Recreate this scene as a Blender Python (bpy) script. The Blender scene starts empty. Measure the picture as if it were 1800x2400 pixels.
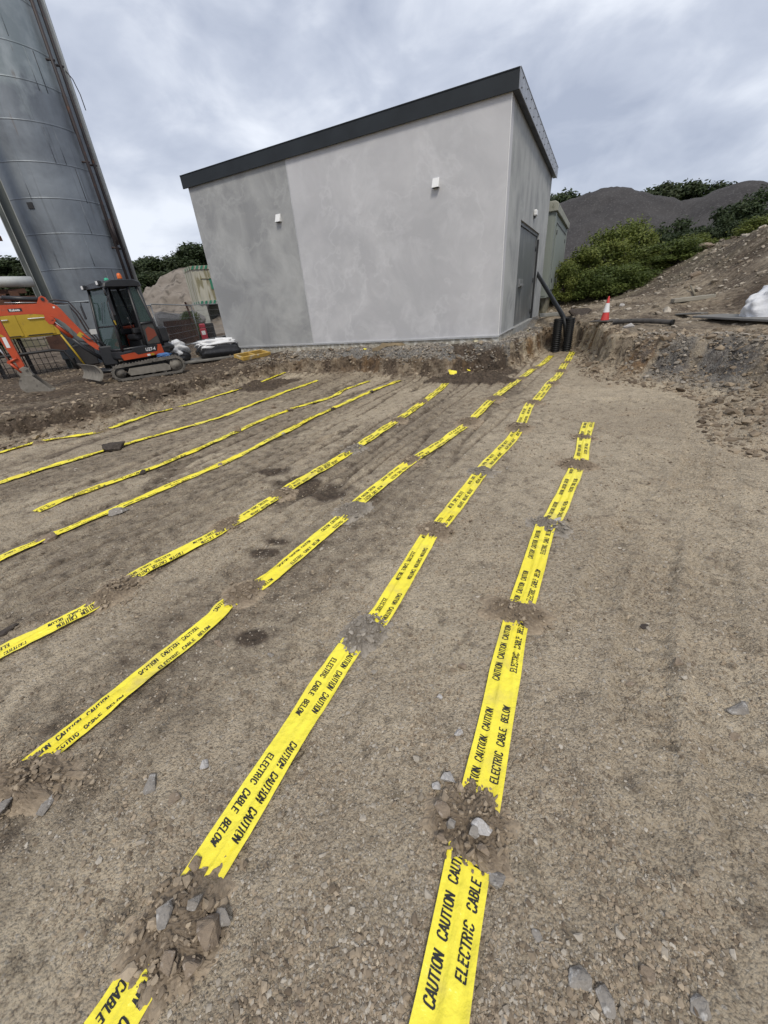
import bpy, bmesh, math, random
import numpy as np
from mathutils import Vector, Matrix

# ------------------------------------------------------------------ camera, sky, sun, exposure
scene = bpy.context.scene
col = scene.collection
EYE = 1.6
F_PX = 900.0                                   # focal length in pixels of the 1800 x 2400 photograph
_v = np.array([150.0, 1636.0, F_PX]); _down = _v / np.linalg.norm(_v); _up = -_down
_fy = np.array([0, 0, 1.0]) - _down * _down[2]; _fy /= np.linalg.norm(_fy)
_fx = np.cross(_fy, _up)
if _fx[0] < 0: _fx = -_fx
R = np.stack([_fx, _fy, _up])                  # photo axes (right, down, forward) -> world

cam = bpy.data.cameras.new('camera'); cam_ob = bpy.data.objects.new('camera', cam); col.objects.link(cam_ob)
cam.sensor_fit = 'VERTICAL'; cam.sensor_height = 36.0; cam.lens = 36.0 * F_PX / 2400.0
cam.clip_start = 0.02; cam.clip_end = 2000
cam_ob.matrix_world = Matrix([[R[0][0], -R[0][1], -R[0][2], 0], [R[1][0], -R[1][1], -R[1][2], 0],
                              [R[2][0], -R[2][1], -R[2][2], EYE], [0, 0, 0, 1]])
scene.camera = cam_ob

SUN_EL, SUN_ROT = math.radians(52), math.radians(176)
world = bpy.data.worlds.new('World'); scene.world = world; world.use_nodes = True
wn, wl = world.node_tree.nodes, world.node_tree.links
wn.clear()
wo = wn.new('ShaderNodeOutputWorld'); wb = wn.new('ShaderNodeBackground'); sky = wn.new('ShaderNodeTexSky')
sky.sky_type = 'NISHITA'; sky.sun_disc = False; sky.sun_elevation = SUN_EL; sky.sun_rotation = SUN_ROT
sky.air_density = 1.0; sky.dust_density = 2.0
def wnode(t, **k):
    n = wn.new(t)
    for a, b in k.items(): setattr(n, a, b)
    return n
tc = wnode('ShaderNodeTexCoord'); sep = wnode('ShaderNodeSeparateXYZ'); wl.new(tc.outputs['Generated'], sep.inputs[0])
def wmath(op, a, b):
    n = wnode('ShaderNodeMath', operation=op)
    for i, q in enumerate((a, b)):
        if isinstance(q, (int, float)): n.inputs[i].default_value = q
        else: wl.new(q, n.inputs[i])
    return n.outputs[0]
zz = wmath('ADD', wmath('MAXIMUM', sep.outputs[2], 0.0), 0.75)
cmb = wnode('ShaderNodeCombineXYZ')
wl.new(wmath('DIVIDE', sep.outputs[0], zz), cmb.inputs[0]); wl.new(wmath('DIVIDE', sep.outputs[1], zz), cmb.inputs[1])
def wnoise(scale, detail, rough, dist, off):
    mp = wnode('ShaderNodeMapping'); mp.inputs['Location'].default_value = off; mp.inputs['Rotation'].default_value = (0, 0, .5)
    mp.inputs['Scale'].default_value = (1.0, 1.0, 1.9)
    wl.new(tc.outputs['Generated'], mp.inputs[0])
    n = wnode('ShaderNodeTexNoise'); wl.new(mp.outputs[0], n.inputs['Vector'])
    n.inputs['Scale'].default_value = scale; n.inputs['Detail'].default_value = detail
    n.inputs['Roughness'].default_value = rough; n.inputs['Distortion'].default_value = dist
    return n.outputs['Fac']
n1 = wnoise(2.3, 5, .5, .25, (2.6, 1.1, .4)); n2 = wnoise(6.5, 6, .55, .35, (7, 3, 1))
cl = wmath('ADD', wmath('MULTIPLY', n1, .68), wmath('MULTIPLY', n2, .32))
ramp = wnode('ShaderNodeValToRGB'); wl.new(cl, ramp.inputs[0])
e = ramp.color_ramp.elements
e[0].position = .40; e[0].color = (.34, .38, .475, 1)
e[1].position = .61; e[1].color = (.68, .715, .785, 1)
m_ = e.new(.50); m_.color = (.46, .50, .59, 1)
mx = wnode('ShaderNodeMixRGB'); mx.inputs[0].default_value = .9
sc_ = wnode('ShaderNodeVectorMath', operation='SCALE'); sc_.inputs['Scale'].default_value = .07
wl.new(sky.outputs[0], sc_.inputs[0]); wl.new(sc_.outputs[0], mx.inputs[1]); wl.new(ramp.outputs[0], mx.inputs[2])
wl.new(mx.outputs[0], wb.inputs[0]); wb.inputs[1].default_value = 1.0
wl.new(wb.outputs[0], wo.inputs[0])

sun = bpy.data.lights.new('sun', 'SUN'); sun.energy = 1.5; sun.angle = math.radians(14); sun.color = (1.0, .93, .81)
sun_ob = bpy.data.objects.new('sun', sun); col.objects.link(sun_ob)
_d = Vector((math.sin(SUN_ROT) * math.cos(SUN_EL), math.cos(SUN_ROT) * math.cos(SUN_EL), math.sin(SUN_EL)))
sun_ob.rotation_euler = _d.to_track_quat('Z', 'Y').to_euler(); sun_ob.location = _d * 60
vs = scene.view_settings
vs.view_transform = 'Standard'; vs.look = 'None'; vs.exposure = 0.45; vs.gamma = 1.0
scene.render.engine = 'CYCLES'

# ------------------------------------------------------------------ helpers
rnd = random.Random(7); rng = np.random.default_rng(11)
DS = 1800 / 1659
def ray(px, py): return R @ np.array([px - 900, py - 1200, F_PX])
def G(px, py, z=0.0):                          # point of the photo on a level of height z
    d = ray(px, py); return d * ((z - EYE) / d[2]) + np.array([0, 0, EYE])
def PD(px, py, D):                             # point of the photo at a ground distance D
    d = ray(px, py); return d * (D / math.hypot(d[0], d[1])) + np.array([0, 0, EYE])
def BD(deg, D):
    a = math.radians(deg); return np.array([math.sin(a) * D, math.cos(a) * D])

def tag(o, label=None, cat=None, group=None, kind=None):
    for k, v in (('label', label), ('category', cat), ('group', group), ('kind', kind)):
        if v: o[k] = v
    return o
def empty(name, loc=(0, 0, 0), rz=0.0, label=None, cat=None, group=None, rot=None):
    o = bpy.data.objects.new(name, None); col.objects.link(o); o.empty_display_size = .2
    o.location = loc; o.rotation_euler = rot if rot else (0, 0, rz)
    return tag(o, label, cat, group)
def copy_tree(o, parent=None):
    c = o.copy(); col.objects.link(c)
    if parent: c.parent = parent
    for ch in list(o.children): copy_tree(ch, c)
    return c

def fast_mesh(name, verts, faces, mat, smooth=True, parent=None, loc=None):
    """verts (n,3) array, faces (m,k) int array of equal-sided polygons"""
    me = bpy.data.meshes.new(name); verts = np.asarray(verts, dtype=np.float32); faces = np.asarray(faces, dtype=np.int32)
    m, k = faces.shape
    me.vertices.add(len(verts)); me.vertices.foreach_set('co', verts.ravel())
    me.loops.add(m * k); me.loops.foreach_set('vertex_index', faces.ravel())
    me.polygons.add(m); me.polygons.foreach_set('loop_start', np.arange(m, dtype=np.int32) * k)
    me.polygons.foreach_set('loop_total', np.full(m, k, dtype=np.int32))
    me.polygons.foreach_set('use_smooth', np.full(m, smooth, dtype=bool))
    me.update(calc_edges=True); me.validate()
    for q in (mat if isinstance(mat, (list, tuple)) else [mat]): me.materials.append(q)
    o = bpy.data.objects.new(name, me); col.objects.link(o)
    if parent: o.parent = parent
    if loc is not None: o.location = loc
    return o

class MB:
    """collects shapes into one mesh"""
    def __init__(s): s.v = []; s.f = []; s.m = []; s.sm = []
    def add(s, vs, fs, mi=0, smooth=False):
        b = len(s.v); s.v += [tuple(map(float, q)) for q in vs]
        for q in fs: s.f.append(tuple(b + i for i in q)); s.m.append(mi); s.sm.append(smooth)
        return s
    def box(s, a, b, mi=0, mtx=None):
        x0, y0, z0 = a; x1, y1, z1 = b
        vs = [(x0,y0,z0),(x1,y0,z0),(x1,y1,z0),(x0,y1,z0),(x0,y0,z1),(x1,y0,z1),(x1,y1,z1),(x0,y1,z1)]
        if mtx is not None: vs = [tuple(mtx @ Vector(q)) for q in vs]
        return s.add(vs, [(0,3,2,1),(4,5,6,7),(0,1,5,4),(1,2,6,5),(2,3,7,6),(3,0,4,7)], mi)
    def rbox(s, a, b, r=.01, mi=0, mtx=None):          # box with chamfered vertical and top edges
        x0, y0, z0 = a; x1, y1, z1 = b
        def ring(z, q): return [(x0+q+r,y0+q,z),(x1-q-r,y0+q,z),(x1-q,y0+q+r,z),(x1-q,y1-q-r,z),(x1-q-r,y1-q,z),(x0+q+r,y1-q,z),(x0+q,y1-q-r,z),(x0+q,y0+q+r,z)]
        vs = ring(z0, r*.8) + ring(z0+r, 0) + ring(z1-r, 0) + ring(z1, r*.8)
        if mtx is not None: vs = [tuple(mtx @ Vector(q)) for q in vs]
        fs = [tuple(range(7,-1,-1)), tuple(range(24,32))]
        for k in range(3):
            for i in range(8): j = (i+1) % 8; fs.append((k*8+i, k*8+j, k*8+8+j, k*8+8+i))
        return s.add(vs, fs, mi)
    def prism(s, pts, y0, y1, mi=0, axis='y', bev=0.0):  # outline (x,z) extruded along y
        n = len(pts); c = np.mean(np.array(pts), axis=0)
        lay = [(y0, bev), (y0 + bev, 0), (y1 - bev, 0), (y1, bev)] if bev else [(y0, 0), (y1, 0)]
        vs = []
        for y, q in lay:
            for p in pts:
                d = np.array(p) - c; L = np.linalg.norm(d) + 1e-9; w = np.array(p) - d / L * q
                vs.append((w[0], y, w[1]) if axis == 'y' else ((y, w[0], w[1]) if axis == 'x' else (w[0], w[1], y)))
        fs = [tuple(range(n)), tuple(range(len(vs)-1, len(vs)-n-1, -1))]
        for k in range(len(lay)-1):
            for i in range(n): j = (i+1) % n; fs.append((k*n+j, k*n+i, k*n+n+i, k*n+n+j))
        return s.add(vs, fs, mi)
    def tube(s, pts, r, n=10, mi=0, caps=True):
        pts = [Vector(tuple(map(float, p))) for p in pts]; rs = r if isinstance(r, (list, tuple)) else [r]*len(pts)
        vs = []; prev = None
        for i, p in enumerate(pts):
            t = (pts[min(i+1,len(pts)-1)] - pts[max(i-1,0)]).normalized()
            if prev is None:
                a = t.orthogonal().normalized()
            else: a = (prev - t*prev.dot(t)).normalized()
            prev = a; b = t.cross(a)
            for k in range(n):
                q = 2*math.pi*k/n; vs.append(tuple(p + (a*math.cos(q) + b*math.sin(q))*rs[i]))
        fs = []
        for i in range(len(pts)-1):
            for k in range(n): j = (k+1) % n; fs.append((i*n+k, i*n+j, i*n+n+j, i*n+n+k))
        s.add(vs, fs, mi, True)
        if caps:
            b = len(s.v) - len(vs); m = len(pts)
            s.f.append(tuple(b+k for k in range(n-1,-1,-1))); s.m.append(mi); s.sm.append(False)
            s.f.append(tuple(b+(m-1)*n+k for k in range(n))); s.m.append(mi); s.sm.append(False)
        return s
    def lathe(s, prof, c=(0,0,0), n=24, mi=0, mtx=None, smooth=True):   # profile (r,z)
        vs = []
        for r, z in prof:
            for k in range(n):
                q = 2*math.pi*k/n; w = (c[0]+r*math.cos(q), c[1]+r*math.sin(q), c[2]+z)
                vs.append(tuple(mtx @ Vector(w)) if mtx is not None else w)
        fs = []
        for i in range(len(prof)-1):
            for k in range(n): j = (k+1) % n; fs.append((i*n+k, i*n+j, i*n+n+j, i*n+n+k))
        return s.add(vs, fs, mi, smooth)
    def build(s, name, mat, parent=None, loc=None, rot=None, bevel=0.0):
        me = bpy.data.meshes.new(name); me.from_pydata(s.v, [], s.f)
        me.polygons.foreach_set('material_index', s.m); me.polygons.foreach_set('use_smooth', s.sm)
        for q in (mat if isinstance(mat, (list, tuple)) else [mat]): me.materials.append(q)
        bm = bmesh.new(); bm.from_mesh(me); bmesh.ops.recalc_face_normals(bm, faces=bm.faces); bm.to_mesh(me); bm.free()
        me.update()
        o = bpy.data.objects.new(name, me); col.objects.link(o)
        if parent: o.parent = parent
        if loc is not None: o.location = loc
        if rot is not None: o.rotation_euler = rot
        if bevel:
            b = o.modifiers.new('bevel', 'BEVEL'); b.width = bevel; b.segments = 2; b.limit_method = 'ANGLE'
        return o

# ------------------------------------------------------------------ numpy gradient noise
_perm = np.random.default_rng(3).permutation(4096).astype(np.int64)
def _h(i, j, k=0): return _perm[(_perm[(_perm[i & 4095] + j) & 4095] + k) & 4095]
def noise(x, y, seed=0):
    x = np.asarray(x, dtype=np.float64); y = np.asarray(y, dtype=np.float64)
    xi = np.floor(x).astype(np.int64); yi = np.floor(y).astype(np.int64); xf = x - xi; yf = y - yi
    def g(i, j, dx, dy):
        a = _h(xi + i, yi + j, seed) * (2 * np.pi / 4096); return np.cos(a) * dx + np.sin(a) * dy
    u = xf*xf*xf*(xf*(xf*6-15)+10); v = yf*yf*yf*(yf*(yf*6-15)+10)
    a = g(0,0,xf,yf); b = g(1,0,xf-1,yf); c = g(0,1,xf,yf-1); d = g(1,1,xf-1,yf-1)
    return ((a + u*(b-a)) + v*((c + u*(d-c)) - (a + u*(b-a)))) * 1.4
def fbm(x, y, f, oct=4, seed=0, gain=.5):
    r = 0; a = 1.0
    for o in range(oct): r = r + a*noise(x*f, y*f, seed+o*17); f *= 2.03; a *= gain
    return r
def sstep(a, b, x): t = np.clip((x-a)/(b-a), 0, 1); return t*t*(3-2*t)

# ------------------------------------------------------------------ materials
def nd(nt, t, **k):
    n = nt.nodes.new(t)
    for a, b in k.items(): setattr(n, a, b)
    return n
def mat_base(name, rough=.6, metal=0.0, spec=.5):
    m = bpy.data.materials.new(name); m.use_nodes = True; nt = m.node_tree; b = nt.nodes['Principled BSDF']
    b.inputs['Roughness'].default_value = rough; b.inputs['Metallic'].default_value = metal
    b.inputs['Specular IOR Level'].default_value = spec
    return m, nt, b
def pm(name, c1, c2=None, scale=3.0, rough=.6, metal=0.0, bump=0.0, bscale=40.0, spec=.5, detail=5, stretch=(1,1,1), c3=None, s3=20.0, f3=(.62,.7), rvar=.1):
    """two-tone noise paint / stone / cloth with optional flecks (c3) and bump"""
    m, nt, b = mat_base(name, rough, metal, spec); L = nt.links
    t = nd(nt, 'ShaderNodeTexCoord'); mp = nd(nt, 'ShaderNodeMapping'); mp.inputs['Scale'].default_value = stretch
    L.new(t.outputs['Object'], mp.inputs[0])
    c2 = c2 or tuple(q*.75 for q in c1)
    n = nd(nt, 'ShaderNodeTexNoise'); n.inputs['Scale'].default_value = scale; n.inputs['Detail'].default_value = detail; n.inputs['Roughness'].default_value = .6
    L.new(mp.outputs[0], n.inputs['Vector'])
    r = nd(nt, 'ShaderNodeValToRGB'); r.color_ramp.elements[0].position = .35; r.color_ramp.elements[1].position = .65
    r.color_ramp.elements[0].color = (*c1, 1); r.color_ramp.elements[1].color = (*c2, 1)
    L.new(n.outputs['Fac'], r.inputs[0]); out = r.outputs[0]
    if c3:
        n3 = nd(nt, 'ShaderNodeTexNoise'); n3.inputs['Scale'].default_value = s3; n3.inputs['Detail'].default_value = 4
        L.new(mp.outputs[0], n3.inputs['Vector'])
        r3 = nd(nt, 'ShaderNodeValToRGB'); r3.color_ramp.elements[0].position = f3[0]; r3.color_ramp.elements[1].position = f3[1]
        L.new(n3.outputs['Fac'], r3.inputs[0])
        mx = nd(nt, 'ShaderNodeMixRGB'); L.new(r3.outputs[0], mx.inputs[0]); L.new(out, mx.inputs[1]); mx.inputs[2].default_value = (*c3, 1); out = mx.outputs[0]
    L.new(out, b.inputs['Base Color'])
    mr = nd(nt, 'ShaderNodeMapRange'); mr.inputs['To Min'].default_value = rough-rvar; mr.inputs['To Max'].default_value = min(1, rough+rvar)
    L.new(n.outputs['Fac'], mr.inputs[0]); L.new(mr.outputs[0], b.inputs['Roughness'])
    if bump:
        nb = nd(nt, 'ShaderNodeTexNoise'); nb.inputs['Scale'].default_value = bscale; nb.inputs['Detail'].default_value = 4
        L.new(t.outputs['Object'], nb.inputs['Vector'])
        bp = nd(nt, 'ShaderNodeBump'); bp.inputs['Strength'].default_value = bump; bp.inputs['Distance'].default_value = .02
        L.new(nb.outputs['Fac'], bp.inputs['Height']); L.new(bp.outputs[0], b.inputs['Normal'])
    return m
# ------------------------------------------------------------------ terrain
def gd(L, z=0.0): return [tuple(G(a*DS, b*DS, z)[:2]) for a, b in L]
TOE = [(5.2,-3.0,.9),(5.0,0.0,.9),(4.35,2.4,1.0),(3.98,3.61,1.3),(4.3,4.18,1.2),(4.95,5.37,.9),(4.86,6.28,.95),(4.45,6.92,.9),(4.24,7.65,.55),(4.68,8.75,.42),
       (5.02,9.7,.38),(5.62,11.05,.3),(5.60,11.30,.16),(4.98,11.66,.16),(4.58,10.98,.16),(4.1,10.0,.2),(3.58,9.44,.22),(2.85,8.80,.3),(2.35,8.95,.42),(1.93,8.72,.55),(1.12,9.2,.62),(.35,9.72,.62),
       (-.02,10.2,.6),(-.88,10.75,.58),(-2.30,11.5,.55),(-2.62,11.15,.5),(-3.05,10.3,.75),(-3.75,9.55,.6),(-4.41,8.86,.55),(-4.5,7.85,.6),(-4.75,7.42,.7),
       (-5.37,6.96,.8),(-6.1,6.45,.9),(-7.0,5.4,.9),(-9.0,2.4,.9),(-9.5,-3.0,.9)]
TP = np.array(TOE)
def toe_sd(x, y):
    """signed distance to the foot of the bank (positive outside the dig) and the bank's width there"""
    best = np.full(x.shape, 1e9); w = np.zeros(x.shape); inside = np.zeros(x.shape, bool)
    n = len(TP)
    for i in range(n):
        a = TP[i]; b = TP[(i+1) % n]; d = b[:2]-a[:2]; L2 = d @ d
        t = np.clip(((x-a[0])*d[0] + (y-a[1])*d[1])/L2, 0, 1)
        q = (x-a[0]-t*d[0])**2 + (y-a[1]-t*d[1])**2
        m = q < best; best = np.where(m, q, best); w = np.where(m, a[2] + t*(b[2]-a[2]), w)
        c = (a[1] > y) != (b[1] > y)
        xi = (b[0]-a[0])*(y-a[1])/((b[1]-a[1]) if b[1] != a[1] else 1e-9) + a[0]
        inside ^= c & (x < xi)
    d = np.sqrt(best); return np.where(inside, -d, d), w
_bd = lambda b, D, z: (*BD(b, D), z)
CTRL = [(-6,11,.35),(-8,10,.35),(-12,12,.35),(-5,16,.42),(-12,25,.4),(-25,32,.5),(-7.2,7.7,.36),(-12,3,.4),(-12,-8,.4),(-4.6,11.0,.36),(-5.8,8.3,.36),(-4.0,12.2,.42),
        (-3,12.6,.5),(-4.4,13.2,.5),(0,11.1,.55),(1.5,10.2,.56),(2.8,9.4,.56),(3.5,10.2,.54),(4.3,11.8,.52),(4.9,12.6,.55),(-4,20,.5),(2,20,.5),(6.6,16.6,.5),(5.5,12.2,.66),(5.9,11.3,.72),
        (5.2,9.2,.76),(5.6,8.3,.76),(6.0,7.5,.76),(6.1,6.6,.76),(6.1,5.5,.78),(5.6,4.3,.85),(7,3,.95),(7,0,1.0),(8,-6,1.0),(8,9,.82),(7.4,12.5,.88),(9,11.4,.9),(6.8,14.5,.85),
        _bd(36,13,1.02),_bd(31,20,1.15),_bd(26,22,1.3),_bd(31.6,25,1.35),_bd(36,18,1.5),_bd(36.95,22,2.38),_bd(41.8,18,2.55),_bd(47,16.5,2.9),_bd(55,15,3.2),_bd(43,13,1.35),
        _bd(41,12.6,.98),_bd(40,30,2.2),_bd(30,36,1.6),_bd(48,12,1.5),_bd(60,40,3),_bd(20,60,1.5),_bd(0,60,1),_bd(-30,70,.5),_bd(-60,40,.4),_bd(0,160,2),_bd(40,160,3),_bd(-45,160,2),_bd(90,100,3),_bd(-90,100,.5),
        _bd(180,60,.8),_bd(150,160,1),_bd(220,160,1),(0,-12,.6)]
CT = np.array(CTRL)
def _k(r): return np.sqrt(r*r + .25)
_A = np.zeros((len(CT)+1, len(CT)+1)); _A[:-1,:-1] = _k(np.hypot(CT[:,None,0]-CT[None,:,0], CT[:,None,1]-CT[None,:,1])) + np.eye(len(CT))*.02
_A[-1,:-1] = 1; _A[:-1,-1] = 1
_W = np.linalg.solve(_A, np.append(CT[:,2], 0))
def upper(x, y):
    z = np.full(x.shape, _W[-1])
    for i in range(len(CT)): z = z + _W[i]*_k(np.hypot(x-CT[i,0], y-CT[i,1]))
    return z
TD = np.array([.517, .856])                    # the run of the tapes
def base_h(x, y):
    x = np.asarray(x, float); y = np.asarray(y, float)
    sd, w = toe_sd(x, y)
    sd = sd + .10*noise(x*1.3, y*1.3, 5) + .05*noise(x*3.7, y*3.7, 6)
    u = upper(x, y); t = np.clip(sd/w, 0, 1)
    prof = np.where(t < .35, .22*t/.35, np.where(t < .72, .22 + .74*sstep(0, 1, (t-.35)/.37), .96 + .04*(t-.72)/.28))
    lx = (x-2.969)*.8804 - (y-9.503)*.4743; ly = (x-2.969)*.4743 + (y-9.503)*.8804
    fr_ = sstep(-6.4, -5.6, lx)*sstep(.2, -.3, lx)*(ly < .2); p2_ = np.where(t < .30, .60*sstep(0, 1, t/.30), .60 + .40*(t-.30)/.70); prof = prof*(1-fr_) + p2_*fr_
    fl = .018*noise(x*.55, y*.55, 40) + .008*noise(x*1.6, y*1.6, 41)
    fil = .07*np.clip(1+sd/.45, 0, 1)**2*(sd < 0)
    z = np.where(sd > 0, prof*(u-.07)+.07, fil) + fl
    return z, sd, w, t, u
TAPES_W = []                                   # world centre lines, filled below and used to keep the bed of each tape smooth
def tape_dist(x, y):
    d = np.full(np.shape(x), 9.0)
    for P in TAPES_W:
        for a, b in zip(P[:-1], P[1:]):
            v = b-a; t = np.clip(((x-a[0])*v[0] + (y-a[1])*v[1])/(v@v), 0, 1)
            d = np.minimum(d, np.hypot(x-a[0]-t*v[0], y-a[1]-t*v[1]))
    return d
def ground_h(x, y): return base_h(np.atleast_1d(x), np.atleast_1d(y))[0]
def gz(x, y): return float(ground_h(x, y)[0])

# tapes: photo centre lines (1659-wide picture), width, reading direction, phase
TAPES = [
 dict(p=[(925,2330),(950,2212),(1040,1710),(1112,1360),(1130,1300),(1178,1145),(1202,1115),(1242,1018),(1255,992),(1262,945),(1272,911)], w=.142, rev=False, ph=.10, fold=.12, name='rightmost'),
 dict(p=[(190,2290),(245,2212),(448,1880),(755,1400),(820,1335),(925,1165),(958,1132),(1034,1031),(1047,1012),(1115,935),(1144,875),(1158,865),(1187,830),(1205,812),(1218,790),(1225,782),(1236,766)], w=.142, rev=True, ph=.33, fold=-.1, name='second from the right'),
 dict(p=[(-60,1790),(110,1625),(445,1350),(488,1306),(565,1258),(735,1125),(785,1082),(880,1005),(1000,925),(1058,870),(1110,828),(1155,797),(1175,785),(1192,769)], w=.135, rev=False, ph=.2, fold=.2, name='third from the right'),
 dict(p=[(-70,1462),(0,1418),(190,1320),(310,1238),(465,1158),(590,1080),(625,1055),(755,978),(850,915),(912,872),(945,847),(968,824)], w=.135, rev=True, ph=.05, fold=-.2, name='fourth from the right'),
 dict(p=[(-60,1240),(0,1210),(110,1162),(245,1103),(475,1003),(610,938),(720,882),(805,845),(866,822)], w=.13, rev=True, ph=.4, fold=.25, name='fourth from the left'),
 dict(p=[(78,1109),(150,1077),(310,1019),(420,975),(510,935),(625,886),(715,858),(745,843),(798,824)], w=.13, rev=False, ph=.3, fold=-.25, name='third from the left'),
 dict(p=[(-40,1056),(10,1043),(110,1010),(240,970),(430,917),(500,895),(600,853),(640,840),(688,823)], w=.14, rev=True, ph=.15, fold=.25, name='second from the left'),
 dict(p=[(-50,990),(0,980),(90,955),(200,937),(240,925),(370,885),(440,865),(530,838),(617,811)], w=.15, rev=True, ph=.0, fold=.2, name='leftmost'),
]
def resample(P, ds):
    P = np.array(P); n = len(P); out = []
    for i in range(n-1):
        p0 = P[max(i-1,0)]; p1 = P[i]; p2 = P[i+1]; p3 = P[min(i+2,n-1)]
        for t in np.linspace(0, 1, 24, endpoint=False):
            out.append(.5*((2*p1) + (-p0+p2)*t + (2*p0-5*p1+4*p2-p3)*t*t + (-p0+3*p1-3*p2+p3)*t**3))
    out.append(P[-1]); out = np.array(out)
    s = np.concatenate([[0], np.cumsum(np.linalg.norm(np.diff(out, axis=0), axis=1))])
    k = max(2, int(s[-1]/ds)); q = np.linspace(0, s[-1], k+1)
    return q, np.stack([np.interp(q, s, out[:,0]), np.interp(q, s, out[:,1])], 1)
for T in TAPES:
    T['s'], T['c'] = resample(gd(T['p']), .02)
    TAPES_W.append(T['c'][::12] if len(T['c']) > 30 else T['c'])

def axis_grid(lo, hi, dense, base, cap_lo, cap_hi, cap, grow):
    """coordinates: spacing 'base' inside dense, growing outwards, held at 'cap' between cap_lo and cap_hi"""
    pos = list(np.arange(dense[0], dense[1], base))
    a = dense[1]
    while a < hi:
        d = base + grow*(a-dense[1]); d = min(d, cap) if a < cap_hi else max(cap*.9, base + grow*4*(a-cap_hi) + cap*.5)
        a += d; pos.append(a)
    a = dense[0]; neg = []
    while a > lo:
        d = base + grow*(dense[0]-a); d = min(d, cap) if a > cap_lo else max(cap*.9, base + grow*4*(cap_lo-a) + cap*.5)
        a -= d; neg.append(a)
    return np.array(neg[::-1] + pos)
gxs = axis_grid(-260, 260, (-1.8, 2.2), .016, -8.5, 8.5, .04, .012)
gys = axis_grid(-60, 300, (.05, 2.2), .015, -1, 12.8, .034, .010)
X, Y = np.meshgrid(gxs, gys); sh = X.shape; X = X.ravel(); Y = Y.ravel()
Z, sd, bw, bt, UP = base_h(X, Y)
near = np.hypot(X, Y)
td = tape_dist(np.where(near < 14, X, 99), np.where(near < 14, Y, 99))
calm = .25 + .75*sstep(.07, .2, td)
floor_m = (sd < 0).astype(float); bank = np.clip(1 - np.abs(bt-.45)/.6, 0, 1)*(sd > -.15)*(bt < 1)
al = X*TD[0] + Y*TD[1]; ac = X*TD[1] - Y*TD[0]
lft = sstep(-.2, -1.8, ac + .0*al - 0.0)       # wet, rutted left side of the floor
rid = 1 - np.abs(noise(ac*3.1 + .15*noise(X*.8, Y*.8, 60), al*.22, 61))
rid2 = 1 - np.abs(noise(ac*7.5 + .2*noise(X, Y, 62), al*.5, 63))
cut = (fbm(X, Y, 2.4, 2, 70))
det = (.009*noise(X*5, Y*5, 1) + .006*noise(X*13, Y*13, 2) + .006*noise(X*27, Y*27, 3)*sstep(-.4, .5, noise(X*1.1, Y*1.1, 7)) + .0032*noise(X*55, Y*55, 4))
far_fade = 1/(1 + (near/14)**2)
Z += floor_m*calm*det*1.0
Z += floor_m*calm*(-.034*sstep(.86, .985, rid)*lft - .016*sstep(.86, .98, rid2)*(.1+lft))*sstep(1.6, 3.2, Y+.25*np.abs(X))
# the tyre marks on the right-hand side
rr = 1 - np.abs(noise((X-.12*Y)*2.4, Y*.18, 81))
Z += floor_m*calm*(-.013)*sstep(.86, .99, rr)*sstep(.6, 1.4, X-.25*Y+.3)
rough_up = (1-floor_m)*(bt > .7)
Z += rough_up*(.035*noise(X*1.7, Y*1.7, 20) + .022*noise(X*4.5, Y*4.5, 21) + .010*noise(X*14, Y*14, 22) + .006*noise(X*30, Y*30, 23))*np.minimum(1, far_fade*2+.3)
hill = sstep(1.25, 2.2, UP)*(near < 60)
Z += hill*(.10*noise(X*.9, Y*.9, 24) + .05*noise(X*2.7, Y*2.7, 25))
trk = 1 - np.abs(noise((X*.513 - Y*.858)*2.2, (X*.858+Y*.513)*.2, 90))
Z += rough_up*(-.05)*sstep(.8, .97, trk)*(X < -3)
# rubble on the banks and a litter of clods at their feet
Z += bank*(1+.6*(X < -2.5))*(.085*noise(X*2.6, Y*2.6, 30) + .07*noise(X*6.5, Y*6.5, 31) + .05*noise(X*13, Y*13, 32) + .02*noise(X*34, Y*34, 33))
foot = np.clip(1 + sd/.7, 0, 1)*(sd < 0)
Z += foot*calm*(.018*np.maximum(0, noise(X*9, Y*9, 34)) + .016*np.maximum(0, noise(X*21, Y*21, 35)))
# the dark heap in the corner and the loose dark spoil by the building
def blob(cx, cy, rx, ry, h, ang=0.0, rag=.3, seed=100):
    c, s_ = math.cos(ang), math.sin(ang); dx = (X-cx)*c + (Y-cy)*s_; dy = -(X-cx)*s_ + (Y-cy)*c
    q = np.sqrt((dx/rx)**2 + (dy/ry)**2) + rag*noise(X*2.5, Y*2.5, seed) + rag*.4*noise(X*7, Y*7, seed+1)
    return np.clip(1-q, 0, 1), h
DARK = np.zeros_like(X)
p = G(1015*DS, 822*DS); q_, h_ = blob(p[0]+.05, p[1]+.05, 1.05, .55, .12, -.4); Z += np.minimum(q_*1.6, 1)*h_*(.6+.7*np.abs(noise(X*9, Y*9, 104))); DARK = np.maximum(DARK, np.minimum(1, q_*5))
p = G(1068*DS, 785*DS, .2); q_, h_ = blob(p[0], p[1], .62, .42, .34, -.3, .2); Z -= np.minimum(q_*2.0, 1)*h_*(Z > .1); DARK = np.maximum(DARK, np.minimum(1, q_*4))
p = G(1000*DS, 790*DS, .15); q_, h_ = blob(p[0], p[1], .3, .3, .22, 0, .2); Z -= np.minimum(q_*2.0, 1)*h_*(Z > .1); DARK = np.maximum(DARK, np.minimum(1, q_*4))
p = G(571*DS, 805*DS, .3); q_, h_ = blob(p[0], p[1], 1.05, .6, .10, .9); Z += np.minimum(q_*1.5, 1)*h_*(.4+np.abs(noise(X*8, Y*8, 105))); DARK = np.maximum(DARK, np.minimum(1, q_*4))
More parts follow.
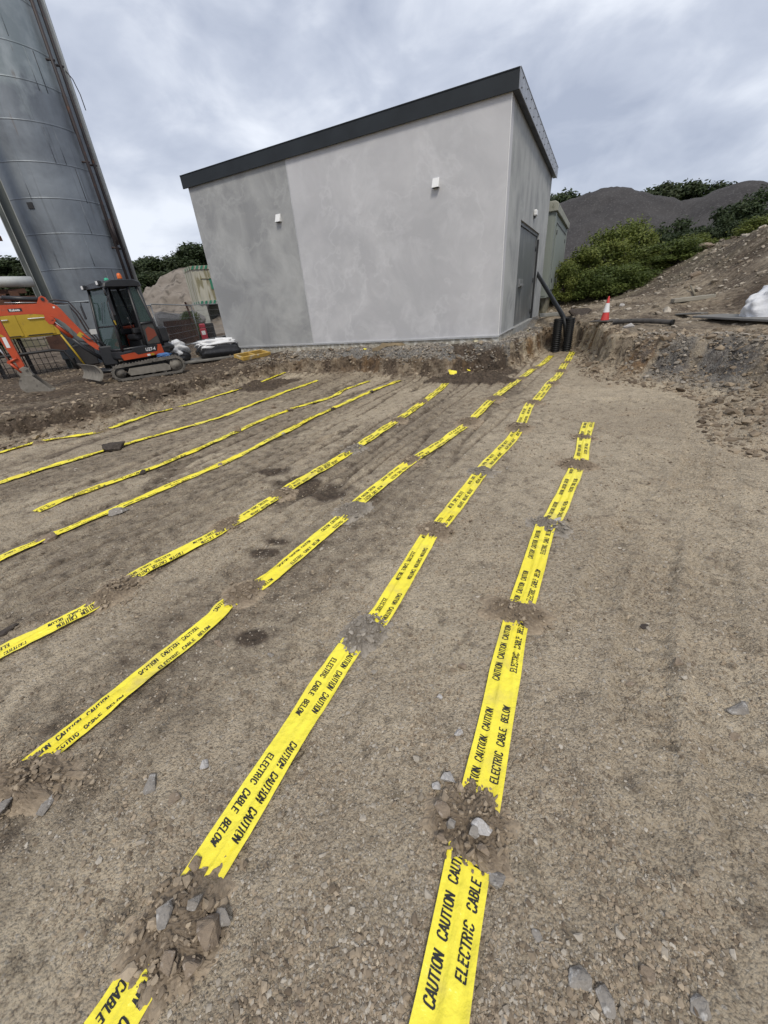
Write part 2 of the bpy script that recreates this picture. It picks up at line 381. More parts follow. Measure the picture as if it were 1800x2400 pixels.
for (a, b, rx, ry) in [(1055,790,.8,.6),(985,800,.5,.35),(655,1045,.55,.28),(700,1066,.4,.2),(590,1018,.3,.15),(595,795,.5,.5),(610,1170,.18,.1),(545,1375,.13,.08),(575,1195,.15,.08)]:
    p = G(a*DS, b*DS); q_, h_ = blob(p[0], p[1], rx, ry, 0, -.3, .55, 110+a); DARK = np.maximum(DARK, .85*np.minimum(1, q_*2.2))
XD = X + bank*(.05*noise(X*5, Z*9+Y*4, 50)); YD = Y + bank*(.09*noise(X*5, Z*11, 51) + .05*noise(X*12, Z*20, 52))
nr, nc = sh
idx = np.arange(nr*nc, dtype=np.int32).reshape(sh)
F4 = np.stack([idx[:-1,:-1].ravel(), idx[:-1,1:].ravel(), idx[1:,1:].ravel(), idx[1:,:-1].ravel()], 1)

# tyre tracks curving over the right-hand side of the floor
def rut(path, w, dep):
    global Z
    P = np.array(gd(path)); s_, c_ = resample([tuple(q) for q in P], .12); best = np.full(X.shape, 9.0); sa = np.zeros(X.shape)
    bx = (X > P[:,0].min()-.6) & (X < P[:,0].max()+.6) & (Y > P[:,1].min()-.6) & (Y < P[:,1].max()+.6); x, y = X[bx], Y[bx]; bb_ = np.full(x.shape, 9.0); ss = np.zeros(x.shape)
    for i in range(len(c_)-1):
        a, d = c_[i], c_[i+1]-c_[i]; t = np.clip(((x-a[0])*d[0]+(y-a[1])*d[1])/(d@d), 0, 1); q = np.hypot(x-a[0]-t*d[0], y-a[1]-t*d[1]); m = q < bb_; bb_ = np.where(m, q, bb_); ss = np.where(m, s_[i]+t*.12, ss)
    pr = -dep*sstep(w*1.15, w*.8, bb_) + dep*.7*np.exp(-((bb_-w*1.3)/(w*.28))**2) + dep*.45*np.sign(np.sin(ss*60 + bb_*25))*(bb_ < w)
    Z[bx] += pr*(.6+.6*noise(x*1.5, y*1.5, 90))*floor_m[bx]
rut([(1300,862),(1440,872),(1505,925),(1500,1010),(1440,1130),(1400,1300),(1385,1520),(1400,1800)], .11, .020)
rut([(1235,905),(1330,930),(1395,985),(1400,1060),(1350,1150),(1290,1300)], .10, .016)
rut([(1560,1000),(1540,1200),(1560,1450),(1640,1800)], .12, .018)
rut([(700,1300),(640,1500),(560,1800)], .10, .012)

# soil attributes: R dark topsoil, G orange clay, B grey crushed stone, A weeds/green tint
ang = np.arctan2(X, Y)
clay = bank*sstep(.62, .1, bt)*sstep(-.1, .35, noise(X*1.6, Y*1.6, 130)+.15)*(.75)
right = (X > 3.6)
clay = np.where(right, bank*sstep(-.1, .35, noise(X*1.9+3, Y*1.9, 131))*.95*sstep(6.0, 7.2, Y), clay)
LX = (X-2.969)*.8804 - (Y-9.503)*.4743; LY = (X-2.969)*.4743 + (Y-9.503)*.8804
FRONT = sstep(-6.3, -5.2, LX + .5*noise(X*1.5, Y*1.5, 138))*((LX < .3) & (LY > -1.55) & (Y > 7)).astype(float)
grey = sstep(.30, .42, bt)*np.clip(1.0+.7*noise(X*1.2, Y*1.2, 132), 0, 1)*FRONT*(near < 17)
darkcut = 1 - grey
grey = np.maximum(grey, ((bt > .75) & (UP > .48) & (UP < .66) & (X < 5)).astype(float)*.9*(near < 17))
q_ = np.clip(1 - np.hypot((X-5.15)/.75, (Y-6.3)/1.3), 0, 1); grey = np.maximum(grey, np.minimum(1, q_*2.4+.0)*sstep(-.5, .2, noise(X*2.2, Y*2.2, 133)+.2)*bank)
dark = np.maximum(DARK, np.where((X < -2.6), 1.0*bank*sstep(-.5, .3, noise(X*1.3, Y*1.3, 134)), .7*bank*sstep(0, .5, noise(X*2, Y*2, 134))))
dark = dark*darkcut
dark = np.maximum(dark, DARK)
dark = np.maximum(dark, .42*lft*floor_m*sstep(-.5, .5, noise(ac*1.4, al*.25, 135)+.2))
dark = np.maximum(dark, (.62*sstep(.86, .97, rid)*lft*sstep(1.6, 3.2, Y+.25*np.abs(X)))*floor_m)
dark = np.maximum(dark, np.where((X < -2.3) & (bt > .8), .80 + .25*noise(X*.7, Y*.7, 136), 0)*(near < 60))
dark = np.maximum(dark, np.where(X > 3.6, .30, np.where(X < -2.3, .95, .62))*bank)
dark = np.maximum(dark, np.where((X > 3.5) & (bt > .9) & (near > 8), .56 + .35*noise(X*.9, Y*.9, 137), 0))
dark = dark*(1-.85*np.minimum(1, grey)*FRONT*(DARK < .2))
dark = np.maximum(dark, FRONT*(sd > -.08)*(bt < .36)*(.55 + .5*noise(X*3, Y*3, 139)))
clay = np.maximum(clay, FRONT*(sd > -.05)*(bt < .34)*(.5 + .6*noise(X*1.4, Y*1.4, 141)))
green = hill*sstep(-.2, .5, noise(X*.8, Y*.8, 140))*.9
green = np.maximum(green, (near > 17)*(X > 5)*.55)
att = np.stack([dark, clay, grey, green], 1).astype(np.float32)

# ground material
def soil_material(name, use_attr=True):
    m, nt, b = mat_base(name, .93, 0, .25); L = nt.links
    t = nd(nt, 'ShaderNodeTexCoord').outputs['Object']
    def nz(scale, detail=5, rough=.6, dist=0.0, vec=t):
        n = nd(nt, 'ShaderNodeTexNoise'); n.inputs['Scale'].default_value = scale; n.inputs['Detail'].default_value = detail
        n.inputs['Roughness'].default_value = rough; n.inputs['Distortion'].default_value = dist; L.new(vec, n.inputs['Vector']); return n.outputs['Fac']
    def rmp(fac, a, b_, ca, cb):
        r = nd(nt, 'ShaderNodeValToRGB'); r.color_ramp.elements[0].position = a; r.color_ramp.elements[1].position = b_
        r.color_ramp.elements[0].color = (*ca, 1); r.color_ramp.elements[1].color = (*cb, 1); L.new(fac, r.inputs[0]); return r.outputs[0]
    def mix(fac, a, c, mode='MIX'):
        x = nd(nt, 'ShaderNodeMixRGB', blend_type=mode)
        for i, q in enumerate((fac, a, c)):
            if isinstance(q, tuple): x.inputs[i].default_value = (*q, 1)
            elif isinstance(q, (int, float)): x.inputs[i].default_value = q
            else: L.new(q, x.inputs[i])
        return x.outputs[0]
    c = rmp(nz(.75, 6, .62, .3), .36, .66, (.43,.35,.25), (.65,.545,.395))
    c = mix(rmp(nz(5.5, 5, .6), .42, .62, (0,0,0), (.5,.5,.5)), c, (.32,.26,.19))
    c = mix(rmp(nz(1.9, 3, .5, .6), .58, .72, (0,0,0), (.4,.4,.4)), c, (.50,.37,.235))
    c = mix(rmp(nz(45, 3, .6), .42, .64, (0,0,0), (.4,.4,.4)), c, (.66,.57,.43))
    c = mix(rmp(nz(90, 2, .6), .30, .50, (.7,.7,.7), (0,0,0)), c, (.12,.092,.066))
    vo = nd(nt, 'ShaderNodeTexVoronoi'); vo.inputs['Scale'].default_value = 110; L.new(t, vo.inputs['Vector'])
    vs_ = nd(nt, 'ShaderNodeSeparateColor'); L.new(vo.outputs['Color'], vs_.inputs[0])
    c = mix(rmp(vs_.outputs[0], .95, .99, (0,0,0), (.5,.5,.5)), c, (.55,.52,.47))
    if use_attr:
        a = nd(nt, 'ShaderNodeVertexColor', layer_name='soil'); s4 = nd(nt, 'ShaderNodeSeparateColor'); L.new(a.outputs['Color'], s4.inputs[0])
        brk = nz(9, 5, .65)
        def m2(ch):
            q = nd(nt, 'ShaderNodeMath', operation='MULTIPLY_ADD'); L.new(brk, q.inputs[0]); q.inputs[1].default_value = 1.3; L.new(ch, q.inputs[2])
            r = nd(nt, 'ShaderNodeMapRange'); r.inputs['From Min'].default_value = .72; r.inputs['From Max'].default_value = 1.45; L.new(q.outputs[0], r.inputs[0])
            r.inputs['To Max'].default_value = .96
            return r.outputs[0]
        c = mix(m2(a.outputs['Alpha']), c, rmp(nz(7, 5), .4, .62, (.052,.068,.022), (.15,.125,.085)))
        c = mix(m2(s4.outputs[1]), c, rmp(nz(12, 4), .35, .65, (.27,.15,.06), (.15,.09,.045)))
        c = mix(m2(s4.outputs[2]), c, rmp(vs_.outputs[1], .1, .95, (.09,.085,.08), (.36,.345,.32)))
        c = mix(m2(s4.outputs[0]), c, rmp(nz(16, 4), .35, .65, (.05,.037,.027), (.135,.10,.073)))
    L.new(c, b.inputs['Base Color'])
    v2 = nd(nt, 'ShaderNodeTexVoronoi'); v2.inputs['Scale'].default_value = 130; L.new(t, v2.inputs['Vector'])
    v3 = nd(nt, 'ShaderNodeTexVoronoi'); v3.inputs['Scale'].default_value = 38; L.new(t, v3.inputs['Vector'])
    ad = nd(nt, 'ShaderNodeMath', operation='MULTIPLY_ADD'); L.new(v3.outputs['Distance'], ad.inputs[0]); ad.inputs[1].default_value = 1.4; L.new(v2.outputs['Distance'], ad.inputs[2])
    a3 = nd(nt, 'ShaderNodeMath', operation='MULTIPLY_ADD'); L.new(nz(20, 8, .75), a3.inputs[0]); a3.inputs[1].default_value = -3.2; L.new(ad.outputs[0], a3.inputs[2])
    bp = nd(nt, 'ShaderNodeBump', invert=True); bp.inputs['Strength'].default_value = 1.0; bp.inputs['Distance'].default_value = .009
    L.new(a3.outputs[0], bp.inputs['Height']); L.new(bp.outputs[0], b.inputs['Normal'])
    return m
M_soil = soil_material('compacted_soil')
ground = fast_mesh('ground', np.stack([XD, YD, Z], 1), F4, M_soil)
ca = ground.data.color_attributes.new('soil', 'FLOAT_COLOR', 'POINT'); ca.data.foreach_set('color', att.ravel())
tag(ground, kind='structure')
from mathutils.bvhtree import BVHTree
def interp_z(x, y):
    """height of the finished ground mesh at a point (nearest grid cell, bilinear)"""
    j = int(np.clip(np.searchsorted(gxs, x)-1, 0, nc-2)); i = int(np.clip(np.searchsorted(gys, y)-1, 0, nr-2))
    u = (x-gxs[j])/(gxs[j+1]-gxs[j]); v = (y-gys[i])/(gys[i+1]-gys[i]); q = Z.reshape(sh)
    return float((q[i,j]*(1-u)+q[i,j+1]*u)*(1-v) + (q[i+1,j]*(1-u)+q[i+1,j+1]*u)*v)
def interp_zv(x, y):
    j = np.clip(np.searchsorted(gxs, x)-1, 0, nc-2); i = np.clip(np.searchsorted(gys, y)-1, 0, nr-2)
    u = (x-gxs[j])/(gxs[j+1]-gxs[j]); v = (y-gys[i])/(gys[i+1]-gys[i]); q = Z.reshape(sh)
    return (q[i,j]*(1-u)+q[i,j+1]*u)*(1-v) + (q[i+1,j]*(1-u)+q[i+1,j+1]*u)*v

# ------------------------------------------------------------------ stones, clods and gravel
def ico():
    bm = bmesh.new(); bmesh.ops.create_icosphere(bm, subdivisions=1, radius=1)
    v = np.array([q.co[:] for q in bm.verts]); f = np.array([[k.index for k in q.verts] for q in bm.faces]); bm.free(); return v, f
ICO_V, ICO_F = ico()
PROTO = []
for k in range(9):
    v = ICO_V*(1 + .38*rng.standard_normal((len(ICO_V), 1)).clip(-1, 1))*np.array([1, rng.uniform(.6, .95), rng.uniform(.4, .75)])
    PROTO.append(v)
def pebbles(name, px, py, pz, size, mat, var, extra=None, parent=None):
    """many small stones as one mesh; each gets its own size, turn and tone"""
    n = len(px); V = np.zeros((n, 12, 3))
    a = rng.uniform(0, 2*np.pi, n); kk = rng.integers(0, len(PROTO), n); P = np.array(PROTO)[kk]
    tl = rng.uniform(-.5, .5, n)
    P = P*size[:, None, None]
    x = P[:,:,0]*np.cos(a)[:,None] - P[:,:,1]*np.sin(a)[:,None]; y = P[:,:,0]*np.sin(a)[:,None] + P[:,:,1]*np.cos(a)[:,None]; z = P[:,:,2] + x*tl[:,None]*.6
    V[:,:,0] = x + px[:,None]; V[:,:,1] = y + py[:,None]; V[:,:,2] = z + pz[:,None]
    F = (ICO_F[None] + (np.arange(n)*12)[:,None,None]).reshape(-1, 3); V = V.reshape(-1, 3); C = np.repeat(var, 12)
    if extra is not None:                      # (verts, tris, tone) merged in front
        ev, ef, ec = extra; F = np.concatenate([ef, F+len(ev)]); V = np.concatenate([ev, V]); C = np.concatenate([ec, C])
    o = fast_mesh(name, V, F, mat, smooth=False, parent=parent)
    at = o.data.attributes.new('tone', 'FLOAT', 'POINT'); at.data.foreach_set('value', C.astype(np.float32))
    return o
def stone_material(name, ca_, cb_, cc_=None, soilmix=0.0, bump=.5):
    m, nt, b = mat_base(name, .9, 0, .3); L = nt.links
    a = nd(nt, 'ShaderNodeAttribute', attribute_name='tone'); t = nd(nt, 'ShaderNodeTexCoord')
    r = nd(nt, 'ShaderNodeValToRGB'); e = r.color_ramp.elements; e[0].position = 0; e[1].position = 1
    e[0].color = (*ca_, 1); e[1].color = (*cb_, 1)
    if cc_: q = e.new(.9); q.color = (*cc_, 1)
    L.new(a.outputs['Fac'], r.inputs[0])
    n = nd(nt, 'ShaderNodeTexNoise'); n.inputs['Scale'].default_value = 60; n.inputs['Detail'].default_value = 5; L.new(t.outputs['Object'], n.inputs['Vector'])
    mr = nd(nt, 'ShaderNodeMapRange'); mr.inputs['To Min'].default_value = .65; mr.inputs['To Max'].default_value = 1.3; L.new(n.outputs['Fac'], mr.inputs[0])
    mx = nd(nt, 'ShaderNodeMixRGB', blend_type='MULTIPLY'); mx.inputs[0].default_value = 1; L.new(r.outputs[0], mx.inputs[1]); L.new(mr.outputs[0], mx.inputs[2])
    L.new(mx.outputs[0], b.inputs['Base Color'])
    bp = nd(nt, 'ShaderNodeBump'); bp.inputs['Strength'].default_value = bump; bp.inputs['Distance'].default_value = .006; L.new(n.outputs['Fac'], bp.inputs['Height']); L.new(bp.outputs[0], b.inputs['Normal'])
    return m
M_gravel = stone_material('loose_gravel', (.20,.16,.115), (.50,.42,.31), (.50,.45,.375))
M_clod = stone_material('soil_clods', (.12,.09,.063), (.44,.355,.255))
M_grey = stone_material('crushed_stone', (.14,.12,.097), (.42,.375,.315))
n = 54000
dd = np.exp(rng.uniform(math.log(.35), math.log(7.5), n)); bb = np.radians(rng.uniform(-62, 62, n))
px = np.sin(bb)*dd; py = np.cos(bb)*dd - .15
sel = (noise(px*1.3, py*1.3, 200) + .5*noise(px*4, py*4, 201) + rng.uniform(-.55, .75, n)) > 0
px, py, dd = px[sel], py[sel], dd[sel]
sds, _ = toe_sd(px, py); tdd = tape_dist(px, py); sel = (sds < .1) & (tdd > .082); px, py, dd = px[sel], py[sel], dd[sel]
sz = np.exp(rng.normal(math.log(.0027), .5, len(px))).clip(.0014, .013)*(1+.14*dd)
tone = rng.beta(1.6, 2.2, len(px)); tone = np.where(rng.random(len(px)) < .015, 1.0, tone)
g = pebbles('gravel', px, py, interp_zv(px, py)+sz*.15, sz, M_gravel, tone)
tag(g, 'small loose gravel strewn over the trodden floor of the dig', 'gravel', kind='stuff')
n = 62000
dd = np.exp(rng.uniform(math.log(.35), math.log(7), n)); bb = np.radians(rng.uniform(-62, 62, n)); px = np.sin(bb)*dd; py = np.cos(bb)*dd - .15
sel = (noise(px*2.2, py*2.2, 220) + .7*noise(px*7, py*7, 221) + rng.uniform(-.5, .35, n)) > .12; px, py, dd = px[sel], py[sel], dd[sel]
sds, _ = toe_sd(px, py); tdd = tape_dist(px, py); sel = (sds < .1) & (tdd > .088 - .02*(rng.random(len(px)) < .12)); px, py, dd = px[sel], py[sel], dd[sel]
sz = np.exp(rng.normal(math.log(.0034), .45, len(px))).clip(.0018, .012)*(1+.14*dd)
g = pebbles('soil_crumbs', px, py, interp_zv(px, py)+sz*.2, sz, M_clod, rng.beta(1.8, 1.8, len(px)))
tag(g, 'small brown crumbs of soil lying in drifts over the floor of the dig', 'soil crumbs', kind='stuff')
# rubble on the banks: stones bedded in the cut faces, mostly at the right-hand block and along the building
n = 60000
px = rng.uniform(-8, 7.5, n); py = rng.uniform(3, 13, n); s_, w_ = toe_sd(px, py); tt = s_/w_
sel = (tt > -.38) & (tt < 1.15) & (rng.random(n) < np.where(px > 3.2, .95, .55)) & (tape_dist(px, py) > .1)
px, py, tt = px[sel], py[sel], tt[sel]
sz = np.exp(rng.normal(math.log(.017), .6, len(px))).clip(.006, .085)
g = pebbles('rubble', px, py, interp_zv(px, py)+sz*.1, sz, M_clod, rng.beta(1.4, 2, len(px)))
tag(g, 'brown and grey stones bedded in the cut banks of the dig', 'rubble', kind='stuff')
n = 60000
px = rng.uniform(-3.2, 7.2, n); py = rng.uniform(4.5, 13.5, n); s_, w_ = toe_sd(px, py); uu = upper(px, py)
lx = (px-2.969)*.8804 - (py-9.503)*.4743; ly = (px-2.969)*.4743 + (py-9.503)*.8804
band = (s_ > w_*.28) & (ly < .02) & (ly > -1.6) & (lx < .1) & (lx > -6.2) & (noise(px*1.3, py*1.3, 215) > -.35)
side_ = (s_ > w_*.5) & (lx > 0) & (lx < .75) & (ly > -.2) & (ly < 3)
patch = (np.hypot((px-5.2)/.8, (py-6.4)/1.2) < 1) & (s_ > 0) & (s_ < w_*.9) & (noise(px*2, py*2, 216) > -.2)
sel = band | side_ | patch; px, py = px[sel], py[sel]; sz = np.exp(rng.normal(math.log(.018), .45, len(px))).clip(.008, .055)
g = pebbles('crushed_stone', px, py, interp_zv(px, py)+sz*.2, sz, M_grey, rng.beta(1.6, 1.6, len(px)))
tag(g, 'pale grey crushed stone along the foot of the building and in the right-hand bank', 'gravel', kind='stuff')
n = 30000
px = rng.uniform(4.5, 22, n); py = rng.uniform(5, 26, n); s_, w_ = toe_sd(px, py); uu = upper(px, py)
sel = (s_ > w_) & (rng.random(n) < np.where(uu > 1.1, .8, .35)) & (noise(px*.8, py*.8, 210) + rng.uniform(-.6, .8, n) > 0); px, py = px[sel], py[sel]
sz = np.exp(rng.normal(math.log(.028), .55, len(px))).clip(.01, .13)
g = pebbles('slope_stones', px, py, interp_zv(px, py)+sz*.1, sz, M_gravel, rng.beta(1.3, 2.4, len(px)))
tag(g, 'stones and clods scattered over the earth slope on the right', 'rubble', kind='stuff')
n = 9000
px = rng.uniform(-14, -2, n); py = rng.uniform(5, 18, n); s_, w_ = toe_sd(px, py); sel = (s_ > w_*.8) & (noise(px*.8, py*.8, 211) + rng.uniform(-.6, .6, n) > 0); px, py = px[sel], py[sel]
sz = np.exp(rng.normal(math.log(.02), .5, len(px))).clip(.008, .07)
g = pebbles('yard_stones', px, py, interp_zv(px, py)+sz*.1, sz, M_clod, rng.beta(1.3, 2.4, len(px)))
tag(g, 'clods and stones scattered over the muddy yard around the excavator', 'rubble', kind='stuff')

def rock_mesh(name, size, seed, flat=.6, elong=1.3, pts=12):
    r = random.Random(seed); bm = bmesh.new()
    for i in range(pts):
        v = Vector((r.gauss(0,1), r.gauss(0,1), r.gauss(0,1))).normalized()*r.uniform(.82, 1.08)
        bm.verts.new((v.x*elong*size, v.y*size, v.z*flat*size))
    bmesh.ops.convex_hull(bm, input=bm.verts)
    bmesh.ops.delete(bm, geom=[v for v in bm.verts if not v.link_faces], context='VERTS')
    bmesh.ops.bevel(bm, geom=list(bm.edges), offset=size*.05, segments=1, affect='EDGES')
    bmesh.ops.triangulate(bm, faces=bm.faces)
    bmesh.ops.subdivide_edges(bm, edges=[e for e in bm.edges if e.calc_length() > size*.35], cuts=1, use_grid_fill=False)
    for v in bm.verts: v.co += Vector((r.gauss(0,1), r.gauss(0,1), r.gauss(0,1)))*size*.018
    me = bpy.data.meshes.new(name); bm.to_mesh(me); bm.free(); return me
M_rock = {k: pm('stone_'+k, a, b, scale=18, rough=.88, bump=.6, bscale=60, spec=.3, c3=c, s3=50, f3=(.58,.68)) for k, a, b, c in [
    ('grey', (.30,.275,.245), (.19,.172,.152), (.46,.44,.41)), ('pale', (.50,.48,.46), (.34,.32,.30), (.62,.60,.58)), ('brown', (.28,.22,.16), (.19,.145,.105), (.38,.32,.26)), ('dark', (.075,.06,.05), (.045,.036,.03), (.12,.10,.08))]}
def stone(dx, dy, rpx, kind, label, flat=.6, elong=1.3, seed=0, group='stones lying on the floor of the dig', z=0.0, rot=None, name='stone'):
    """stone seen at (dx,dy) of the 1659-wide picture with a half width of rpx there"""
    p = G(dx*DS, dy*DS, z); p = G(dx*DS, (dy+rpx*.3)*DS, z)
    dist = math.sqrt(p[0]**2 + p[1]**2 + EYE**2); size = rpx*DS/F_PX*dist*.82
    zz_ = interp_z(p[0], p[1])
    o = bpy.data.objects.new(name, rock_mesh(name, size, seed or int(dx*7+dy), flat, elong)); o.data.materials.append(M_rock[kind]); col.objects.link(o)
    for hx, hy, ra, rb, th, hh_ in HEAPS:
        dx, dy = p[0]-hx, p[1]-hy; q = math.hypot((dx*math.cos(th)+dy*math.sin(th))/ra, (-dx*math.sin(th)+dy*math.cos(th))/rb)
        if q < 1.05: zz_ += hh_*(1-(q/1.05)**2)*.95+.004
    o.location = (p[0], p[1], zz_+size*flat*.35); o.rotation_euler = (0, 0, math.radians(rot if rot is not None else (dx*37) % 180))
    return tag(o, label, 'stone', group)

# ------------------------------------------------------------------ warning tapes
LET = {'C': [[(.55,.78),(.5,.92),(.36,1),(.2,1),(.06,.9),(.03,.7),(.03,.3),(.06,.1),(.2,0),(.36,0),(.5,.08),(.55,.22)]],
 'A': [[(0,0),(.29,1),(.58,0)],[(.1,.3),(.48,.3)]], 'U': [[(.04,1),(.04,.28),(.09,.08),(.22,0),(.36,0),(.49,.08),(.54,.28),(.54,1)]],
 'T': [[(0,.97),(.58,.97)],[(.29,.97),(.29,0)]], 'I': [[(.29,1),(.29,0)]],
 'O': [[(.29,1),(.14,.97),(.04,.8),(.03,.5),(.04,.2),(.14,.03),(.29,0),(.44,.03),(.54,.2),(.55,.5),(.54,.8),(.44,.97),(.29,1)]],
 'N': [[(.04,0),(.04,1),(.54,0),(.54,1)]], 'E': [[(.54,.97),(.06,.97),(.06,.03),(.54,.03)],[(.06,.52),(.45,.52)]],
 'L': [[(.06,1),(.06,.03),(.52,.03)]], 'R': [[(.06,0),(.06,.97),(.36,.97),(.5,.88),(.52,.74),(.48,.6),(.34,.5),(.06,.5)],[(.3,.5),(.54,0)]],
 'B': [[(.06,.03),(.06,.97),(.34,.97),(.48,.9),(.49,.65),(.36,.53),(.06,.53)],[(.36,.53),(.5,.44),(.53,.25),(.48,.1),(.34,.03),(.06,.03)]],
 'W': [[(0,1),(.15,0),(.32,.85),(.49,0),(.64,1)]]}
def text_quads(txt, x0, y0, h, wid, th=.17):
    """flat strokes of a line of capitals: lists of quads in (along, up)"""
    out = []; x = x0
    for ch in txt:
        if ch == ' ': x += wid*.75; continue
        sx = wid/.60*.82; adv = wid*(.62 if ch == 'I' else (1.12 if ch == 'W' else 1.0))
        off = -wid*.2 if ch == 'I' else 0
        for pl in LET[ch]:
            for a, b in zip(pl[:-1], pl[1:]):
                ax, ay, bx, by = x+off+a[0]*sx + a[1]*h*.12, y0+a[1]*h, x+off+b[0]*sx + b[1]*h*.12, y0+b[1]*h
                L = math.hypot(bx-ax, by-ay); k = max(1, int(L/(h*.3)+.5)); ux, uy = (bx-ax)/L, (by-ay)/L; t = th*h/2
                ax -= ux*t*.55; ay -= uy*t*.55; bx += ux*t*.55; by += uy*t*.55
                for i in range(k):
                    p0 = (ax+(bx-ax)*i/k, ay+(by-ay)*i/k); p1 = (ax+(bx-ax)*(i+1)/k, ay+(by-ay)*(i+1)/k)
                    out.append([(p0[0]-uy*t, p0[1]+ux*t), (p0[0]+uy*t, p0[1]-ux*t), (p1[0]+uy*t, p1[1]-ux*t), (p1[0]-uy*t, p1[1]+ux*t)])
        x += adv
    return out, x
M_tape = pm('yellow_tape_film', (.95,.84,.075), (.89,.75,.045), scale=1.6, rough=.30, bump=.6, bscale=24, spec=.5, c3=(.56,.45,.15), s3=5, f3=(.56,.80), rvar=.08)
M_ink = pm('black_ink', (.012,.012,.012), (.02,.02,.02), rough=.4, c3=(.30,.25,.04), s3=160, f3=(.66,.7))
def tape_surface(T, k):
    s0, c = T['s'], T['c']
    tg = np.gradient(c, axis=0); tg /= np.linalg.norm(tg, axis=1)[:,None]; nm = np.stack([-tg[:,1], tg[:,0]], 1)
    gzs = ground_h(c[:,0], c[:,1]); ker = np.ones(7)/7; gp = np.pad(gzs, 3, mode='edge'); gzs = np.convolve(gp, ker, 'valid')
    W = T['w']
    def f(s, v, lift=0.0):
        """s along, v across in -1..1 (left of travel positive)"""
        s = np.asarray(s, float); v = np.asarray(v, float)
        cx = np.interp(s, s0, c[:,0]); cy = np.interp(s, s0, c[:,1]); nx = np.interp(s, s0, nm[:,0]); ny = np.interp(s, s0, nm[:,1]); g_ = np.interp(s, s0, gzs)
        wob = (.010 if k < 4 else .022)*noise(s*.9, np.full_like(s, k*9.1), 300+k)
        wd = W*.5*(1 - (.12 if k < 4 else .55)*np.abs(noise(s*(1.7 if k < 4 else .8), np.full_like(s, k*3.3), 310+k)))
        lat = v*wd + wob
        f0 = T['fold'] + .45*noise(s*.8, np.full_like(s, 5.5), 320+k)
        zr = .020*np.exp(-((v-f0)/.085)**2)*(.55+.6*noise(s*1.3, s*0, 330+k)) + .015*np.exp(-((v+f0*1.4+.42)/.14)**2)*np.clip(noise(s*.9, s*0+4, 331+k)+.3, 0, 1)
        zr = zr + .006*noise(s*3.2, v*1.7, 340+k) + .0035*noise(s*11, v*3.2, 350+k) + .0020*noise(s*26, v*5, 351+k) + .009*np.abs(v)**4*np.clip(noise(s*4, np.sign(v)*3, 360+k)+.4, 0, 1)
        return np.stack([cx+nx*lat, cy+ny*lat, g_+.0125+zr+lift], -1)
    return f
for k, T in enumerate(TAPES):
    f = tape_surface(T, k); T['f'] = f; L_ = T['s'][-1]
    ns = int(L_/.014); nv = 17
    S_, V_ = np.meshgrid(np.linspace(0, L_, ns), np.linspace(-1, 1, nv), indexing='ij')
    # torn, slanting ends
    S_ = S_.copy(); S_[-1] -= .02*np.abs(V_[-1]) + .01*rng.random(nv); S_[0] += .03*rng.random(nv)
    P = f(S_.ravel(), V_.ravel()); idx = np.arange(ns*nv).reshape(ns, nv)
    F = np.stack([idx[:-1,:-1].ravel(), idx[1:,:-1].ravel(), idx[1:,1:].ravel(), idx[:-1,1:].ravel()], 1)
    o = fast_mesh('warning_tape', P, F, M_tape)
    T['o'] = o
    quads = []; W = T['w']; per = .51; h = .0295*(W/.142)**.5; cw = .0158
    nper = int(L_/per)+2
    for i in range(-1, nper):
        x = i*per + T['ph']
        a, _ = text_quads('CAUTION  CAUTION  CAUTION', x, W*.5*.28, h, cw*1.0); b, _ = text_quads('ELECTRIC  CABLE  BELOW', x+.07, -W*.5*.28-h, h, cw*1.0)
        quads += a + b
    Q = np.array(quads)                        # (n,4,2) along, up
    if T['rev']: al_ = L_-Q[:,:,0]; up_ = -Q[:,:,1]
    else: al_ = Q[:,:,0]; up_ = Q[:,:,1]
    ok = (al_.min(1) > .03) & (al_.max(1) < L_-.03); al_, up_ = al_[ok], up_[ok]
    P = f(al_.ravel(), up_.ravel()/(W*.5), .0011); F = np.arange(len(P)).reshape(-1, 4)
    fast_mesh('printed_lettering', P, F, M_ink, smooth=True, parent=o)
    n_hold = 'held by stones' if k >= 4 else 'partly buried'
    tag(o, 'yellow cable warning tape, %s of eight, %s' % (T['name'], n_hold), 'warning tape', 'yellow warning tapes laid along the floor of the dig')

HEAPS = []
